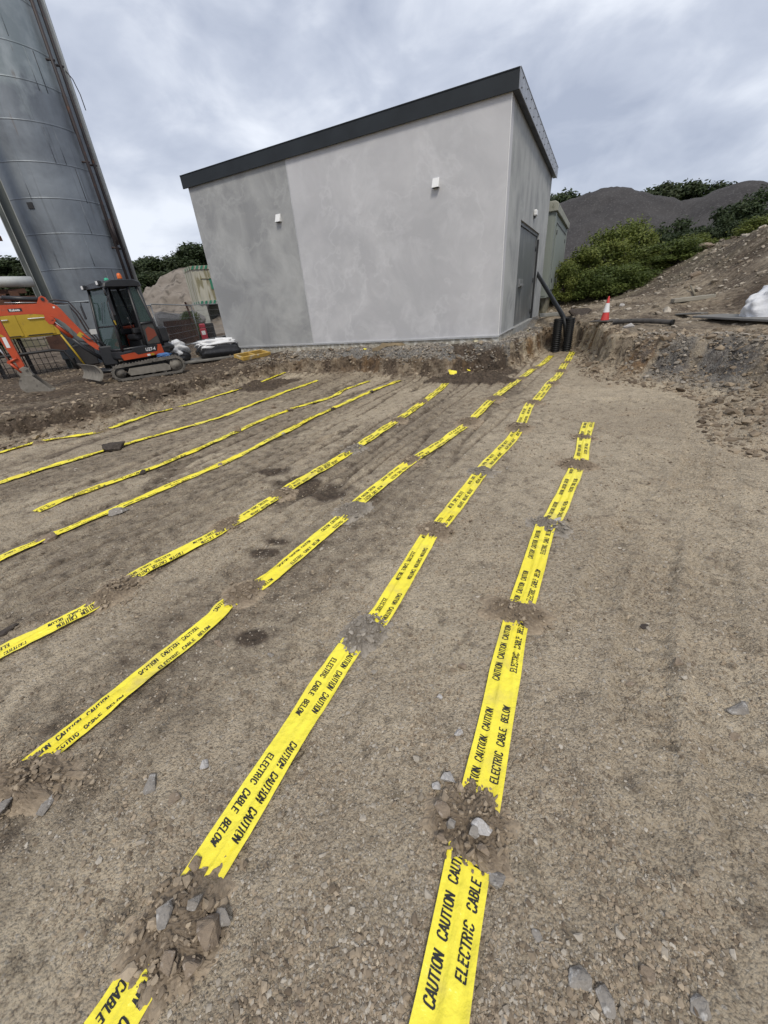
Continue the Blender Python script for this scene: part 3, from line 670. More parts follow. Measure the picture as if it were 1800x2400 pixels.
# ------------------------------------------------------------------ soil heaps that weigh the tapes down
def heap(p0, p1, wid, hgt, mat, label, nclod=160, seed=1, csz=.008, spill=2.3):
    nclod = int(nclod*2.6); csz *= .72
    """a heap over a tape between two points of the picture (1659-wide)"""
    a = G(p0[0]*DS, p0[1]*DS); b = G(p1[0]*DS, p1[1]*DS); c = (a+b)/2; v = (b-a)[:2]; L = np.linalg.norm(v); th = math.atan2(v[1], v[0])
    ra = L/2+.035; rb = wid
    nr_, na = 34, 110; rr_, aa = np.meshgrid(np.linspace(0, 1.12, nr_)**.85, np.linspace(0, 2*np.pi, na, endpoint=False), indexing='ij')
    lob = 1.1 + .26*noise(np.cos(aa)*1.6+seed, np.sin(aa)*1.6, 400+seed) + .16*noise(np.cos(aa)*5+seed, np.sin(aa)*5, 401+seed)
    ux = rr_*np.cos(aa)*ra*lob; uy = rr_*np.sin(aa)*rb*lob
    x = c[0] + ux*math.cos(th) - uy*math.sin(th); y = c[1] + ux*math.sin(th) + uy*math.cos(th)
    x = x.ravel(); y = y.ravel(); r_ = rr_.ravel()
    g_ = ground_h(x, y); z = g_ - .006 + hgt*.95*np.clip(1-r_**2, 0, 1)**1.05*(1+.55*noise(x*9+seed, y*9, 410)) + (.014*noise(x*24, y*24, 411) + .013*np.abs(noise(x*48, y*48, 412)) + .008*noise(x*95, y*95, 413))*np.clip(1.35-r_, 0, 1)
    z = np.where(r_ > 1.08, g_-.03, z)
    idx = np.arange(nr_*na).reshape(nr_, na); i2 = np.roll(idx, -1, axis=1)
    A, B_, C_, D_ = idx[:-1].ravel(), i2[:-1].ravel(), i2[1:].ravel(), idx[1:].ravel()
    F = np.concatenate([np.stack([A, D_, C_], 1), np.stack([A, C_, B_], 1)])
    ev = np.stack([x, y, z], 1); rr2 = np.random.default_rng(seed+50)
    q = np.sqrt(rr2.random(nclod))*spill; t = rr2.uniform(0, 2*np.pi, nclod); px = q*np.cos(t)*ra; py = q*np.sin(t)*rb
    qx = c[0] + px*math.cos(th) - py*math.sin(th); qy = c[1] + px*math.sin(th) + py*math.cos(th)
    s_ = np.exp(rr2.normal(math.log(csz), .55, nclod)).clip(.003, .022); s_ = np.where(q > 1, s_*.6, s_)
    qz = ground_h(qx, qy) + np.where(q < 1, hgt*np.clip(1-q**2, 0, 1), .002) + s_*.2
    nearw = np.clip(1-(q-.8)*1.1, .12, 1); keep = rr2.random(nclod) < nearw; 
    o = pebbles('soil_heap', qx[keep], qy[keep], qz[keep], s_[keep], mat, rr2.beta(2, 2, keep.sum()), extra=(ev, F, .08+.30*rr2.random(len(ev)) + .45*sstep(.55, 1.0, r_)))
    HEAPS.append((c[0], c[1], ra, rb, th, hgt))
    return tag(o, label, 'soil heap', 'heaps of soil and stone weighing down the tapes')
ordn = ['nearest', 'second', 'third', 'fourth', 'fifth', 'sixth', 'seventh', 'eighth', 'ninth']
def heaps(tape, L):
    for i, (p0, p1, w, h, m, look, nc_, cs) in enumerate(L):
        lab = ('%s heap on the tape %s, nearest the camera' % (look, tape)) if i == 0 else ('%s heap on the tape %s, %s from the camera' % (look, tape, ordn[i]))
        heap(p0, p1, w, h, {'c': M_clod, 'g': M_grey, 'v': M_gravel}[m], lab, nc_, seed=int(p0[0]+p0[1]), csz=cs)
heaps('furthest right', [((985,1860),(1045,1712),.155,.05,'c','big brown stony',420,.0075), ((1108,1352),(1122,1308),.20,.045,'c','dark crumbly brown',380,.0065), ((1172,1148),(1196,1128),.17,.03,'g','flat grey stony',240,.009),
   ((1240,1015),(1251,995),.19,.045,'c','brown crumbly',240,.009), ((1258,950),(1264,940),.14,.03,'c','small thin brown',120,.009)])
heaps('second from right', [((300,2130),(452,1905),.15,.05,'c','long brown rubble-strewn',700,.0085), ((752,1402),(822,1338),.12,.05,'g','grey crushed stone',520,.0085), ((925,1163),(956,1135),.15,.04,'c','brown and grey',300,.009),
   ((1036,1030),(1047,1015),.15,.045,'g','grey gravelly',220,.010), ((1112,934),(1127,916),.17,.05,'c','low brown',200,.010), ((1147,873),(1157,866),.13,.04,'c','small brown',100,.010), ((1190,834),(1197,826),.12,.035,'c','tiny brown',80,.011), ((1209,806),(1214,798),.13,.035,'c','flat brown',80,.012), ((1221,786),(1224,783),.13,.035,'c','last small brown',70,.012)])
heaps('third from right', [((20,1740),(106,1640),.20,.055,'c','dark soil',650,.008), ((492,1302),(562,1258),.12,.05,'c','long low brown',360,.009), ((738,1122),(780,1088),.15,.045,'g','grey stony',320,.009),
   ((878,1004),(898,989),.13,.04,'c','brown crumbly',200,.010), ((1000,924),(1022,905),.16,.055,'c','dark crumbly',220,.011), ((1062,868),(1075,857),.15,.05,'c','small dark',150,.011), ((1122,821),(1129,815),.13,.035,'c','tiny brown',80,.012), ((1152,799),(1162,793),.13,.035,'c','flat brown',80,.012)])
heaps('fourth from right', [((196,1316),(300,1248),.14,.05,'c','long pebbly brown',560,.0095), ((470,1152),(512,1122),.12,.04,'c','low brown',260,.009), ((590,1078),(625,1057),.12,.045,'c','brown crumbly',220,.010),
   ((752,980),(778,963),.12,.045,'g','grey stony',180,.011), ((852,914),(868,904),.12,.045,'c','small brown',140,.011), ((908,873),(920,865),.10,.04,'c','tiny brown',90,.011)])
heaps('furthest left', [((92,956),(78,960),.12,.05,'c','dark soil',120,.012), ((204,936),(238,927),.10,.04,'c','brown',120,.012), ((373,884),(392,880),.08,.035,'c','small brown',80,.012)])

for a in [(103,1161,17,'brown','brown stone on the fourth tape from the left, nearest the camera',.7,1.5), (256,1101,17,'grey','grey stone on the fourth tape from the left, second from the camera',.6,1.5),
          (477,1003,11,'brown','light brown stone on the fourth tape from the left, third from the camera',.7,1.3), (611,937,8,'pale','whitish stone on the fourth tape from the left',.7,1.2),
          (720,882,7,'dark','small dark stone on the fourth tape from the left, second from its far end',.8,1.1), (803,846,6,'dark','tiny dark stone near the far end of the fourth tape from the left',.8,1.2),
          (308,1019,10,'dark','dark clod on the third tape from the left, nearest the camera',.7,1.4), (515,930,10,'brown','upright brown stone on the third tape from the left',1.1,1.0),
          (627,884,10,'brown','brown oval stone on the third tape from the left, furthest but one',.7,1.4), (250,963,22,'dark','big dark lump of rock on the second tape from the left',.7,1.4),
          (413,918,8,'brown','flat brown clod on the second tape from the left, middle of the tape',.5,1.6), (592,880,7,'brown','small brown stone on bare floor between two left tapes, beside pebbles',1.0,1.1)]:
    stone(a[0], a[1], a[2], a[3], a[4], a[5], a[6], group='stones holding the left-hand tapes down')
for a in [(990,1583,11,'pale','white pebble left of the rightmost tape, standing alone',.8,1.1), (968,1682,17,'pale','larger of two white stones left of the rightmost tape',.8,1.0), (943,1700,11,'pale','smaller of two white stones left of the rightmost tape',.9,1.1),
          (955,1755,18,'brown','brown flat stone on left side of the big stony heap',.5,1.2), (972,1787,12,'grey','grey stone in middle of the big stony heap on the rightmost tape',.8,1.0), (1023,1809,13,'grey','light grey stone on right side of the big stony heap',.9,1.0),
          (1050,1800,17,'pale','long whitish stone leaning on the big stony heap',.6,2.0), (1042,1845,12,'brown','brown stone at the near edge of the big stony heap',.7,1.3), (950,1812,10,'brown','small brown stone at the left foot of the big stony heap',.7,1.2), (1074,1899,17,'grey','angular grey stone right of the rightmost tape below the big heap',.8,1.1),
          (462,2006,25,'brown','large rounded brown stone beside the rubble on the second tape',.8,1.2), (485,1975,15,'grey','grey stone just behind the large rounded brown stone',.5,1.4), (367,1985,17,'grey','dark grey stone in the middle of the long rubble heap',.5,1.3),
          (424,1865,14,'brown','brown stone at the upper end of the long rubble heap',.7,1.1), (432,1955,17,'grey','slim grey stone standing in the long rubble heap',1.1,.8), (418,2085,16,'brown','brown stone at the lower right of the long rubble heap',.6,1.5), (375,2085,16,'brown','small brown stone in the lower part of the long rubble heap',.7,1.2),
          (440,1646,11,'pale','round light stone on open floor left of the second tape',.8,1.0), (325,1691,15,'grey','long flat light grey stone on open floor near the left tapes',.4,1.7), (377,1722,13,'brown','flat brown stone right of the long flat light grey stone',.4,1.5),
          (18,1746,17,'grey','grey stone at the left edge of the picture',.5,1.2), (101,1742,12,'grey','flat grey stone right of the stone at the left edge',.4,1.6), (17,1361,13,'dark','dark flat stone at left edge below the fourth tape',.5,1.5),
          (998,1441,10,'brown','brown pebble between the two right-hand tapes, furthest of its group',.7,1.4), (949,1506,8,'pale','small light pebble between the two right-hand tapes',.8,1.2), (978,1597,8,'brown','small brown clod just below the lone white pebble',.8,1.3),
          (470,1380,9,'brown','round brown pebble by the middle of the third tape from the right',.9,1.0), (474,1388,8,'brown','small flat pebble beside the round brown pebble',.5,1.6), (586,1408,9,'grey','grey stone in a small dark hollow left of the second tape',.8,1.4),
          (1596,1517,18,'grey','flat grey stone alone near the right edge of the picture',.4,1.6), (1462,1432,10,'brown','flat brown chip on the right-hand floor, upper one',.4,1.6), (1592,1583,9,'brown','thin brown chip below the flat grey stone on the right',.4,1.6),
          (1360,1470,9,'brown','small flat chip on the open floor right of the rightmost tape',.4,1.4), (1258,2120,20,'grey','angular grey stone at the bottom right, upper of a pair',.5,1.2), (1308,2155,20,'grey','angular grey stone at the bottom right, lower of a pair',.5,1.1),
          (1395,2100,13,'brown','brown stone at the bottom right beside the grey pair',.6,1.3), (1512,2170,16,'grey','pale grey stone nearest the bottom right corner',.5,1.2), (1160,2018,9,'grey','grey pebble in bottom right area, leftmost of its group',.7,1.1),
          (1392,1347,10,'dark','dark clod on the open floor right of the dark crumbly heap',.7,1.1), (1340,790,9,'pale','whitish stone bedded in the front of the right-hand bank',.7,1.5), (645,2172,9,'brown','small brown pebble at the bottom between the two right-hand tapes',.7,1.2), (1203,1128,8,'pale','whitish flat stone on the grey stony heap of the rightmost tape',.5,1.7),
          (1228,1126,7,'brown','round brown pebble right of the grey stony heap',.8,1.1)]:
    stone(*a)
# ------------------------------------------------------------------ the rendered building
BO = np.array([2.969, 9.503]); WD = np.array([.8804, -.4743]); NN = np.array([.4743, .8804]); BZ = .70
B_ANG = math.atan2(WD[1], WD[0])
bld = empty('rendered_building', (BO[0], BO[1], BZ), B_ANG, 'flat roofed grey rendered building with dark fascia and steel doors beside the dig', 'building')
def render_mat(name, c1, c2, c3, seed, streak=.5, big=.55):
    m, nt, b = mat_base(name, .92, 0, .2); L = nt.links
    t = nd(nt, 'ShaderNodeTexCoord').outputs['Object']
    mp = nd(nt, 'ShaderNodeMapping'); mp.inputs['Location'].default_value = (seed, seed*.7, seed*.3); L.new(t, mp.inputs[0])
    st = nd(nt, 'ShaderNodeMapping'); st.inputs['Scale'].default_value = (1.6, 1.6, .32); st.inputs['Location'].default_value = (seed, 0, 0); L.new(t, st.inputs[0])
    def nz(sc, det, ro, di, v):
        n = nd(nt, 'ShaderNodeTexNoise'); n.inputs['Scale'].default_value = sc; n.inputs['Detail'].default_value = det; n.inputs['Roughness'].default_value = ro; n.inputs['Distortion'].default_value = di; L.new(v, n.inputs['Vector']); return n.outputs['Fac']
    def rmp(f, a, c, x, y):
        r = nd(nt, 'ShaderNodeValToRGB'); r.color_ramp.elements[0].position = a; r.color_ramp.elements[1].position = c; r.color_ramp.elements[0].color = (*x, 1); r.color_ramp.elements[1].color = (*y, 1); L.new(f, r.inputs[0]); return r.outputs[0]
    def mix(f, a, c):
        x = nd(nt, 'ShaderNodeMixRGB')
        if isinstance(f, float): x.inputs[0].default_value = f
        else: L.new(f, x.inputs[0])
        for i, q in ((1, a), (2, c)):
            if isinstance(q, tuple): x.inputs[i].default_value = (*q, 1)
            else: L.new(q, x.inputs[i])
        return x.outputs[0]
    c = rmp(nz(big, 6, .62, .6, mp.outputs[0]), .38, .60, c1, c2)
    c = mix(rmp(nz(1.5, 6, .65, .8, mp.outputs[0]), .5, .66, (0,0,0), (.5,)*3), c, tuple(min(1, q*1.12) for q in c1))
    c = mix(rmp(nz(1.3, 5, .6, .3, st.outputs[0]), .45, .68, (0,0,0), (streak,)*3), c, c3)
    # day-joint tide lines in the render: thin pale contour of a slow noise
    w = nz(.26, 6, .62, .15, mp.outputs[0]); s_ = nd(nt, 'ShaderNodeMath', operation='SUBTRACT'); L.new(w, s_.inputs[0]); s_.inputs[1].default_value = .5
    a_ = nd(nt, 'ShaderNodeMath', operation='ABSOLUTE'); L.new(s_.outputs[0], a_.inputs[0])
    c = mix(rmp(a_.outputs[0], .0, .010, (.30,)*3, (0,0,0)), c, tuple(min(1, q*1.18) for q in c1))
    c = mix(rmp(nz(160, 2, .5, 0, t), .35, .65, (.10,)*3, (0,0,0)), c, tuple(q*.6 for q in c2))
    L.new(c, b.inputs['Base Color'])
    bp = nd(nt, 'ShaderNodeBump'); bp.inputs['Strength'].default_value = .35; bp.inputs['Distance'].default_value = .004; L.new(nz(110, 4, .6, 0, t), bp.inputs['Height'])
    b2 = nd(nt, 'ShaderNodeBump'); b2.inputs['Strength'].default_value = .25; b2.inputs['Distance'].default_value = .03; L.new(nz(1.1, 3, .5, 0, t), b2.inputs['Height']); L.new(bp.outputs[0], b2.inputs['Normal'])
    L.new(b2.outputs[0], b.inputs['Normal'])
    return m
M_rend1 = render_mat('render_light', (.575,.575,.59), (.465,.468,.485), (.505,.50,.52), 3.0, .35)
M_rend2 = render_mat('render_dark', (.43,.435,.43), (.295,.30,.305), (.36,.365,.37), 9.0, .5, .8)
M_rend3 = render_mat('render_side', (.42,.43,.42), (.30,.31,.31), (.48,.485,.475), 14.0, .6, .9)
M_fas = pm('fascia_anthracite', (.019,.024,.029), (.014,.018,.022), rough=.6, spec=.4, scale=2, bump=.05, bscale=6)
M_zinc = pm('fascia_galvanised', (.30,.315,.345), (.24,.255,.285), rough=.42, metal=.25, scale=5)
M_white = pm('white_plastic', (.78,.78,.77), (.72,.72,.71), rough=.5)
M_dkgrey = pm('dark_metal', (.035,.036,.038), (.02,.02,.022), rough=.5)
M_door = pm('door_paint', (.155,.165,.17), (.125,.135,.14), rough=.38, scale=2.5, stretch=(1,1,.4), c3=(.24,.25,.25), s3=3.5, f3=(.55,.75), spec=.5)
M_trim = pm('galvanised_trim', (.66,.67,.68), (.52,.53,.54), rough=.45, metal=.3, c3=(.7,.7,.7), s3=12)
M_plinth = pm('plinth_mortar', (.46,.43,.36), (.32,.29,.235), scale=6, rough=.95, bump=.8, bscale=22, c3=(.62,.60,.54), s3=9, f3=(.5,.62))
WT = .28; HW = 4.0; XL = -8.445; SL = 7.42; XJ = -5.14
def wall(name, a, b, mat): 
    m = MB().box(a, b); o = m.build(name, mat, bld); return o
o = wall('wall', (XJ+.012, 0, 0), (0, WT, HW), M_rend1); o['label'] = 'light grey front wall with pale tide lines'
o = wall('wall', (XL, 0, 0), (XJ-.012, WT, HW), M_rend2); o['label'] = 'darker damp grey section of front wall'
MB().box((XJ-.007, -.003, .02), (XJ+.007, .05, HW)).build('movement_joint', M_trim, bld)
MB().box((-.008, -.006, 0), (.005, .006, HW)).build('corner_bead', M_white, bld)
D0, D1, DH = 1.95, 5.55, 2.33
M = MB(); M.box((-WT, WT, 0), (0, D0, HW)); M.box((-WT, D1, -.3), (0, SL, HW)); M.box((-WT, D0, DH), (0, D1, HW))
o = M.build('wall', M_rend3, bld); o['label'] = 'streaky grey side wall with the steel doors'
MB().box((XL, SL-WT, 0), (-WT, SL, HW)).build('wall', M_rend2, bld)
MB().box((XL, WT, 0), (XL+WT, SL-WT, HW)).build('wall', M_rend2, bld)
# plinth, mortar smears and base trim
M = MB()
nx = 90
for i in range(nx):
    x0 = XL + (0-XL)*i/nx; x1 = XL + (0-XL)*(i+1)/nx
    M.box((x0, .02+.012*rnd.random(), -.42), (x1, WT, -.004))
M.box((-WT, WT, -.5), (-.02, D0-.06, -.004)); M.build('plinth', M_plinth, bld)
MB().box((-WT, D1+.11, -.6), (-.02, SL, -.304)).build('plinth', M_plinth, bld)
M = MB(); M.box((XL, -.018, -.012), (.012, .019, .010)); M.box((XL, -.010, -.036), (.012, .0185, -.0125)); M.box((.001, .02, -.012), (.016, D0-.05, .010)); M.build('base_trim', M_trim, bld)
MB().box((-WT+.02, D0-.05, -.30), (.05, D1+.1, -.012)).build('door_step', pm('step_concrete', (.33,.33,.32), (.24,.24,.23), scale=5, rough=.9, bump=.5, bscale=25), bld)
# roof with the dark fascia in front and the galvanised one at the side
MB().box((XL-.10, -.03, HW+.02), (.09, SL+.16, HW+.22)).build('roof_deck', M_dkgrey, bld)
FT, FB = HW+.235, HW-.03
M = MB(); M.box((XL-.13, -.065, FB), (.1195, -.032, FT)); M.box((XL-.13, -.075, FT), (.1195, -.028, FT+.014)); M.build('fascia', M_fas, bld)
M = MB(); M.box((.12, -.067, FB), (.135, SL+.2, FT)); M.box((.10, -.067, FT+.0005), (.142, SL+.2, FT+.014)); f_ = M.build('fascia', M_zinc, bld); f_['label'] = 'bright galvanised side fascia with rows of bolts'
M = MB(); M.box((.004, -.03, FB+.012), (.118, SL+.16, FB+.03)); M.build('soffit', M_dkgrey, bld)
k = 0; y = .12
while y < SL+.1 and k < 30:
    for zz2 in (FB+.06, FT-.05):
        m = MB(); m.lathe([(0,.012),(.010,.012),(.013,.006),(.013,0)], n=8, mtx=Matrix.Translation((.135, y + (.1 if zz2 > HW+.1 else 0), zz2)) @ Matrix.Rotation(math.pi/2, 4, 'Y')); m.build('bolt', M_dkgrey, f_)
    y += .53; k += 1
# doors
M = MB(); fr = .07
M.box((-.14, D0, -.2), (-.045, D0+fr, DH)); M.box((-.14, D1-fr, -.2), (-.045, D1, DH)); M.box((-.14, D0+fr+.001, DH-fr), (-.045, D1-fr-.001, DH)); M.build('door_frame', M_door, bld)
mid = 3.32
for a, b in ((D0+fr+.004, mid-.006), (mid+.006, D1-fr-.004)):
    m = MB(); m.rbox((-.12, a, -.16), (-.075, b, DH-fr-.005), .006); d_ = m.build('door', M_door, bld)
    if a < mid-1:
        m = MB(); m.box((-.0745, b-.62, .93), (-.035, b-.06, 1.12)); m.box((-.03, b-.60, .955), (.035, b-.30, 1.0)); m.box((-.0348, b-.60, .96), (-.0305, b-.55, 1.0)); m.build('door_handle', pm('handle_metal', (.33,.34,.35), (.25,.26,.27), rough=.35, metal=.4), d_, bevel=.006)
    for zc in (.2, 1.1, 1.95): MB().tube([(-.06, (a+.01 if a < mid-1 else b-.01), zc-.06), (-.06, (a+.01 if a < mid-1 else b-.01), zc+.06)], .012, 8).build('hinge', M_dkgrey, d_)
M = MB(); M.box((-.0445, D1-fr+.0, -.15), (.012, D1-.02, DH-.15)); M.build('dark_reveal', M_dkgrey, bld)  # dark strip along the far side of the door frame reveal
# two vent cowls and the lamp by the door
for vx, vz in ((-5.60, 2.93), (-1.44, 2.94)):
    m = MB(); m.add([(vx-.075,-.002,vz-.08),(vx+.075,-.002,vz-.08),(vx+.075,-.002,vz+.085),(vx-.075,-.002,vz+.085),(vx-.075,-.10,vz-.08),(vx+.075,-.10,vz-.08),(vx+.07,-.03,vz+.08),(vx-.07,-.03,vz+.08)],
                    [(0,1,2,3),(4,7,6,5),(0,4,5,1),(1,5,6,2),(2,6,7,3),(3,7,4,0)])
    v_ = m.build('vent_cowl', M_white, bld, bevel=.006)
    m = MB()
    for j in range(4): m.box((vx-.062, -.092+.022*j, vz-.0875), (vx+.062, -.086+.022*j, vz-.0805))
    m.build('louvre', M_dkgrey, v_)
m = MB(); m.rbox((.001, 3.86, 2.60), (.09, 4.10, 2.74), .02); v_ = m.build('wall_lamp', M_white, bld, bevel=.01)
m = MB(); m.box((.0015, 3.90, 2.56), (.05, 4.06, 2.5995)); m.build('lamp_base', M_dkgrey, v_)
# ------------------------------------------------------------------ looking up where a line of sight meets the terrain
def hit(px, py, lo=.5, hi=80):
    d = ray(px, py); L = math.hypot(d[0], d[1]); prev = None; D = lo
    while D < hi:
        x, y, z = d[0]/L*D, d[1]/L*D, EYE + d[2]/L*D
        if z < interp_z(x, y): return np.array([x, y, interp_z(x, y)])
        D *= 1.006
    return np.array([x, y, interp_z(x, y)])
def bearing(px, py): d = ray(px, py); return math.degrees(math.atan2(d[0], d[1]))

# ------------------------------------------------------------------ kiosk behind the building
M_grp = pm('grp_grey_green', (.25,.275,.245), (.21,.235,.21), scale=2, stretch=(3,3,.4), rough=.6, c3=(.16,.17,.14), s3=5, f3=(.6,.75))
M_cap = pm('grp_cap', (.36,.36,.30), (.27,.275,.225), scale=3, rough=.7, c3=(.16,.16,.12), s3=7, f3=(.6,.72))
def bl(x, y): p = BO + WD*x + NN*y; return float(p[0]), float(p[1])
kx = .14; ky0, ky1 = 8.15, 14.2
ko = empty('kiosk', (*bl(0, 0), BZ), B_ANG, 'tall grey green plastic kiosk with overhanging cap standing behind the building', 'kiosk')
kp = MB(); kp.box((kx-2.4, ky0, .50), (kx, ky1, 3.16))
for i in range(5): kp.box((kx-2.3+i*.5, ky0-.02, .56), (kx-2.05+i*.5, ky0+.001, 3.1))
for a in (ky0, ky1-.45): kp.box((kx-.001, a, .52), (kx+.03, a+.45, 3.14))
kp.build('body', M_grp, ko)
m = MB(); m.prism([(kx-2.5, 3.161), (kx+.09, 3.161), (kx+.10, 3.38), (kx-.02, 3.46), (kx-2.4, 3.46), (kx-2.5, 3.38)], ky0-.10, ky1+.1); m.build('cap', M_cap, ko, bevel=.02)
m = MB(); m.rbox((kx+.002, ky0+.75, .75), (kx+.035, ky1-.75, 2.85), .01); kd = m.build('door', M_grp, ko)
m = MB(); m.box((kx+.036, ky0+.70, 2.86), (kx+.055, ky1-.7, 2.9)); m.build('drip_strip', M_dkgrey, kd)
for z_ in (1.0, 2.55):
    MB().box((kx+.036, ky1-1.0, z_), (kx+.06, ky1-.9, z_+.14)).build('hinge', M_dkgrey, kd)
    MB().box((kx+.036, ky0+.8, z_), (kx+.06, ky0+.9, z_+.14)).build('latch', M_dkgrey, kd)
MB().box((kx-2.3, ky0+.3, -.7), (kx-.05, ky1-.1, .499)).build('plinth', pm('plinth_block', (.27,.25,.19), (.16,.15,.11), scale=5, stretch=(2,2,.5), rough=.95, bump=.6, bscale=14, c3=(.08,.075,.05), s3=5, f3=(.5,.65)), ko)

# ------------------------------------------------------------------ black ducts in the narrow trench
M_duct = pm('black_duct', (.008,.009,.010), (.013,.014,.015), rough=.5, spec=.35)
def duct(x, y, top, label):
    z0 = interp_z(x, y)-.05; o = empty('corrugated_duct', (x, y, 0), 0, label, 'duct', 'corrugated ducts standing in the trench')
    prof = []; z = z0; r = .122
    while z < top:
        prof += [(r-.022, z), (r, z+.008), (r, z+.026), (r-.022, z+.034)]; z += .048
    prof += [(r-.002, z), (r-.016, z), (r-.016, z-.25)]
    MB().lathe(prof, (0,0,0), 28).build('shell', M_duct, o)
    MB().lathe([(0, top-.2), (r-.017, top-.2)], (0,0,0), 28).build('dark_core', M_duct, o)
    return o
P1 = G(1304, 823, .02); P2 = G(1327, 822, .02)
duct(P1[0], P1[1]+.10, .80, 'left black corrugated duct standing upright at the end of the trench')
duct(P2[0]+.03, P2[1]+.06, .78, 'right black corrugated duct with smooth pipe entering its open top')
p = []
Dp = math.hypot(P2[0], P2[1])
for (a, b, D) in [(1258, 640, Dp*1.30), (1271, 661, Dp*1.25), (1295, 700, Dp*1.12), (1311, 726, Dp*1.05), (1321, 745, Dp*1.005), (1325, 762, Dp*1.003), (1326, 790, Dp*1.003)]: p.append(PD(a, b, D))
tag(MB().tube([tuple(q) for q in p], .058, 14).build('cable_pipe', M_duct), 'smooth black pipe leaning from behind the building corner into the right-hand duct', 'pipe')
q0 = hit(1437, 762); q1 = hit(1572, 763)
v = q1-q0; pts = [tuple(q0 + v*t + np.array([0, .03*math.sin(t*5), .045+.03*math.sin(t*3.1)])) for t in np.linspace(0, 1, 12)]
m = MB(); m.tube(pts, .043, 14, caps=False); m.tube(pts[-1:]+[tuple(np.array(pts[-1])+v*.002)], .045, 14); o = m.build('loose_duct', pm('dusty_duct', (.045,.042,.040), (.10,.09,.08), scale=9, rough=.75, c3=(.02,.02,.02), s3=8))
tag(o, 'dusty black length of pipe lying on top of the right-hand bank beside the cone', 'pipe')
m = MB(); e_ = Vector(pts[-1]); t_ = (e_-Vector(pts[-2])).normalized(); m.tube([tuple(e_-t_*.02), tuple(e_+t_*.012)], .055, 16); m.build('open_end', M_duct, o)

# ------------------------------------------------------------------ cone
c = hit(1416, 756)
cone = empty('traffic_cone', (c[0], c[1], c[2]+.005), .5, 'red and white traffic cone standing on top of the bank behind the trench', 'traffic cone')
M_red = pm('cone_red', (.62,.055,.05), (.52,.045,.04), rough=.5, c3=(.35,.07,.06), s3=9); M_refl = pm('cone_white', (.80,.80,.80), (.70,.70,.70), rough=.4)
s_ = .68; tilt = Matrix.Rotation(.03, 4, 'Y')
def cr(z): return (.138 - .118*z/.75)*s_
MB().lathe([(cr(.03), .03*s_), (cr(.28), .28*s_)], n=28, mtx=tilt).build('cone_body', M_red, cone)
MB().lathe([(cr(.281)+.003, .281*s_), (cr(.55)+.003, .55*s_)], n=28, mtx=tilt).build('white_sleeve', M_refl, cone)
MB().lathe([(cr(.551), .551*s_), (cr(.73), .73*s_), (cr(.745)-.004, .75*s_), (0, .752*s_)], n=28, mtx=tilt).build('cone_tip', M_red, cone)
MB().rbox((-.23,-.23,0), (.23,.23,.035), .02).build('base', pm('cone_base', (.05,.045,.04), (.09,.08,.07), rough=.85), cone)

# ------------------------------------------------------------------ bulk bag, board, timber on the right
b0 = hit(1725, 757); vx = np.array([math.cos(math.radians(-42)), math.sin(math.radians(-42))]); vy = np.array([-vx[1], vx[0]])
bag = empty('bulk_bag', (*(b0[:2] + vx*.62 + vy*.35), b0[2]+.03), math.radians(-42), 'white woven bulk bag with blue straps slumped on a grey board at the right edge', 'bag')
nu, nv = 48, 30; U, V = np.meshgrid(np.linspace(0, 2*np.pi, nu, endpoint=False), np.linspace(0, 1, nv), indexing='ij')
ex = .36; cx_ = np.sign(np.cos(U))*np.abs(np.cos(U))**ex; cy_ = np.sign(np.sin(U))*np.abs(np.sin(U))**ex
hh = np.sin(V*np.pi/2); prof = np.clip(1-V**2.3, 0, 1)**.62
slump = -.10 + .16*np.abs(noise(np.cos(U)*2.6+V*2, np.sin(U)*2.6+V*3, 499)) + .13*noise(np.cos(U)*1.6+V*2, np.sin(U)*1.6+5, 500) + .040*noise(np.cos(U)*5+9, np.sin(U)*5+V*7, 501) + .022*noise(np.cos(U)*11, np.sin(U)*11+V*16, 502)
rx = .60*prof*(1+slump); ry = .50*prof*(1+slump)
BX = cx_*rx - .10*V; BY = cy_*ry; BZ_ = hh*.50*(1+slump*.6)
idx = np.arange(nu*nv).reshape(nu, nv); i2 = np.roll(idx, -1, axis=0)
F = np.stack([idx[:,:-1].ravel(), i2[:,:-1].ravel(), i2[:,1:].ravel(), idx[:,1:].ravel()], 1)
M_bag = pm('woven_polypropylene', (.74,.745,.76), (.66,.67,.70), scale=5, rough=.55, bump=.35, bscale=30, c3=(.5,.47,.42), s3=3, f3=(.66,.8))
fast_mesh('sack', np.stack([BX.ravel(), BY.ravel(), BZ_.ravel()], 1), F, M_bag, parent=bag)
for off in (-.015, .055):
    pts = []
    for t in np.linspace(0, 1, 16):
        i = 36; j = int(t*(nv-6)); k_ = (i + int(t*5)) % nu; pts.append((BX[k_, j]*1.012+off, BY[k_, j]*1.02-.004, BZ_[k_, j]+.006))
    MB().tube(pts, .011, 6).build('strap', pm('blue_strap', (.06,.09,.22), (.04,.06,.16), rough=.6), bag)
a = hit(1618, 752); b = hit(1800, 765); b = b + (b-a)*.35
v = (b-a); L_ = float(np.linalg.norm(v[:2])); th = math.atan2(v[1], v[0])
M_board = pm('weathered_board', (.21,.205,.19), (.14,.135,.125), scale=3, stretch=(1,6,1), rough=.85, bump=.3, bscale=12)
bo = MB(); bo.rbox((0, 0, 0), (L_, .62, .035), .006); o = bo.build('board', M_board); o.location = (a[0], a[1]-.02, a[2]+.05); o.rotation_euler = (math.radians(-1), -math.atan2(b[2]-a[2], L_), th)
tag(o, 'long grey board lying along the top of the right-hand bank under the white bag', 'board')
a = hit(1617, 748); o = MB().rbox((0,0,0), (.65,.18,.03), .005).build('board_offcut', M_board); o.location = (a[0]+.1, a[1]+.62, a[2]+.05); o.rotation_euler = (0, -.04, th+.12)
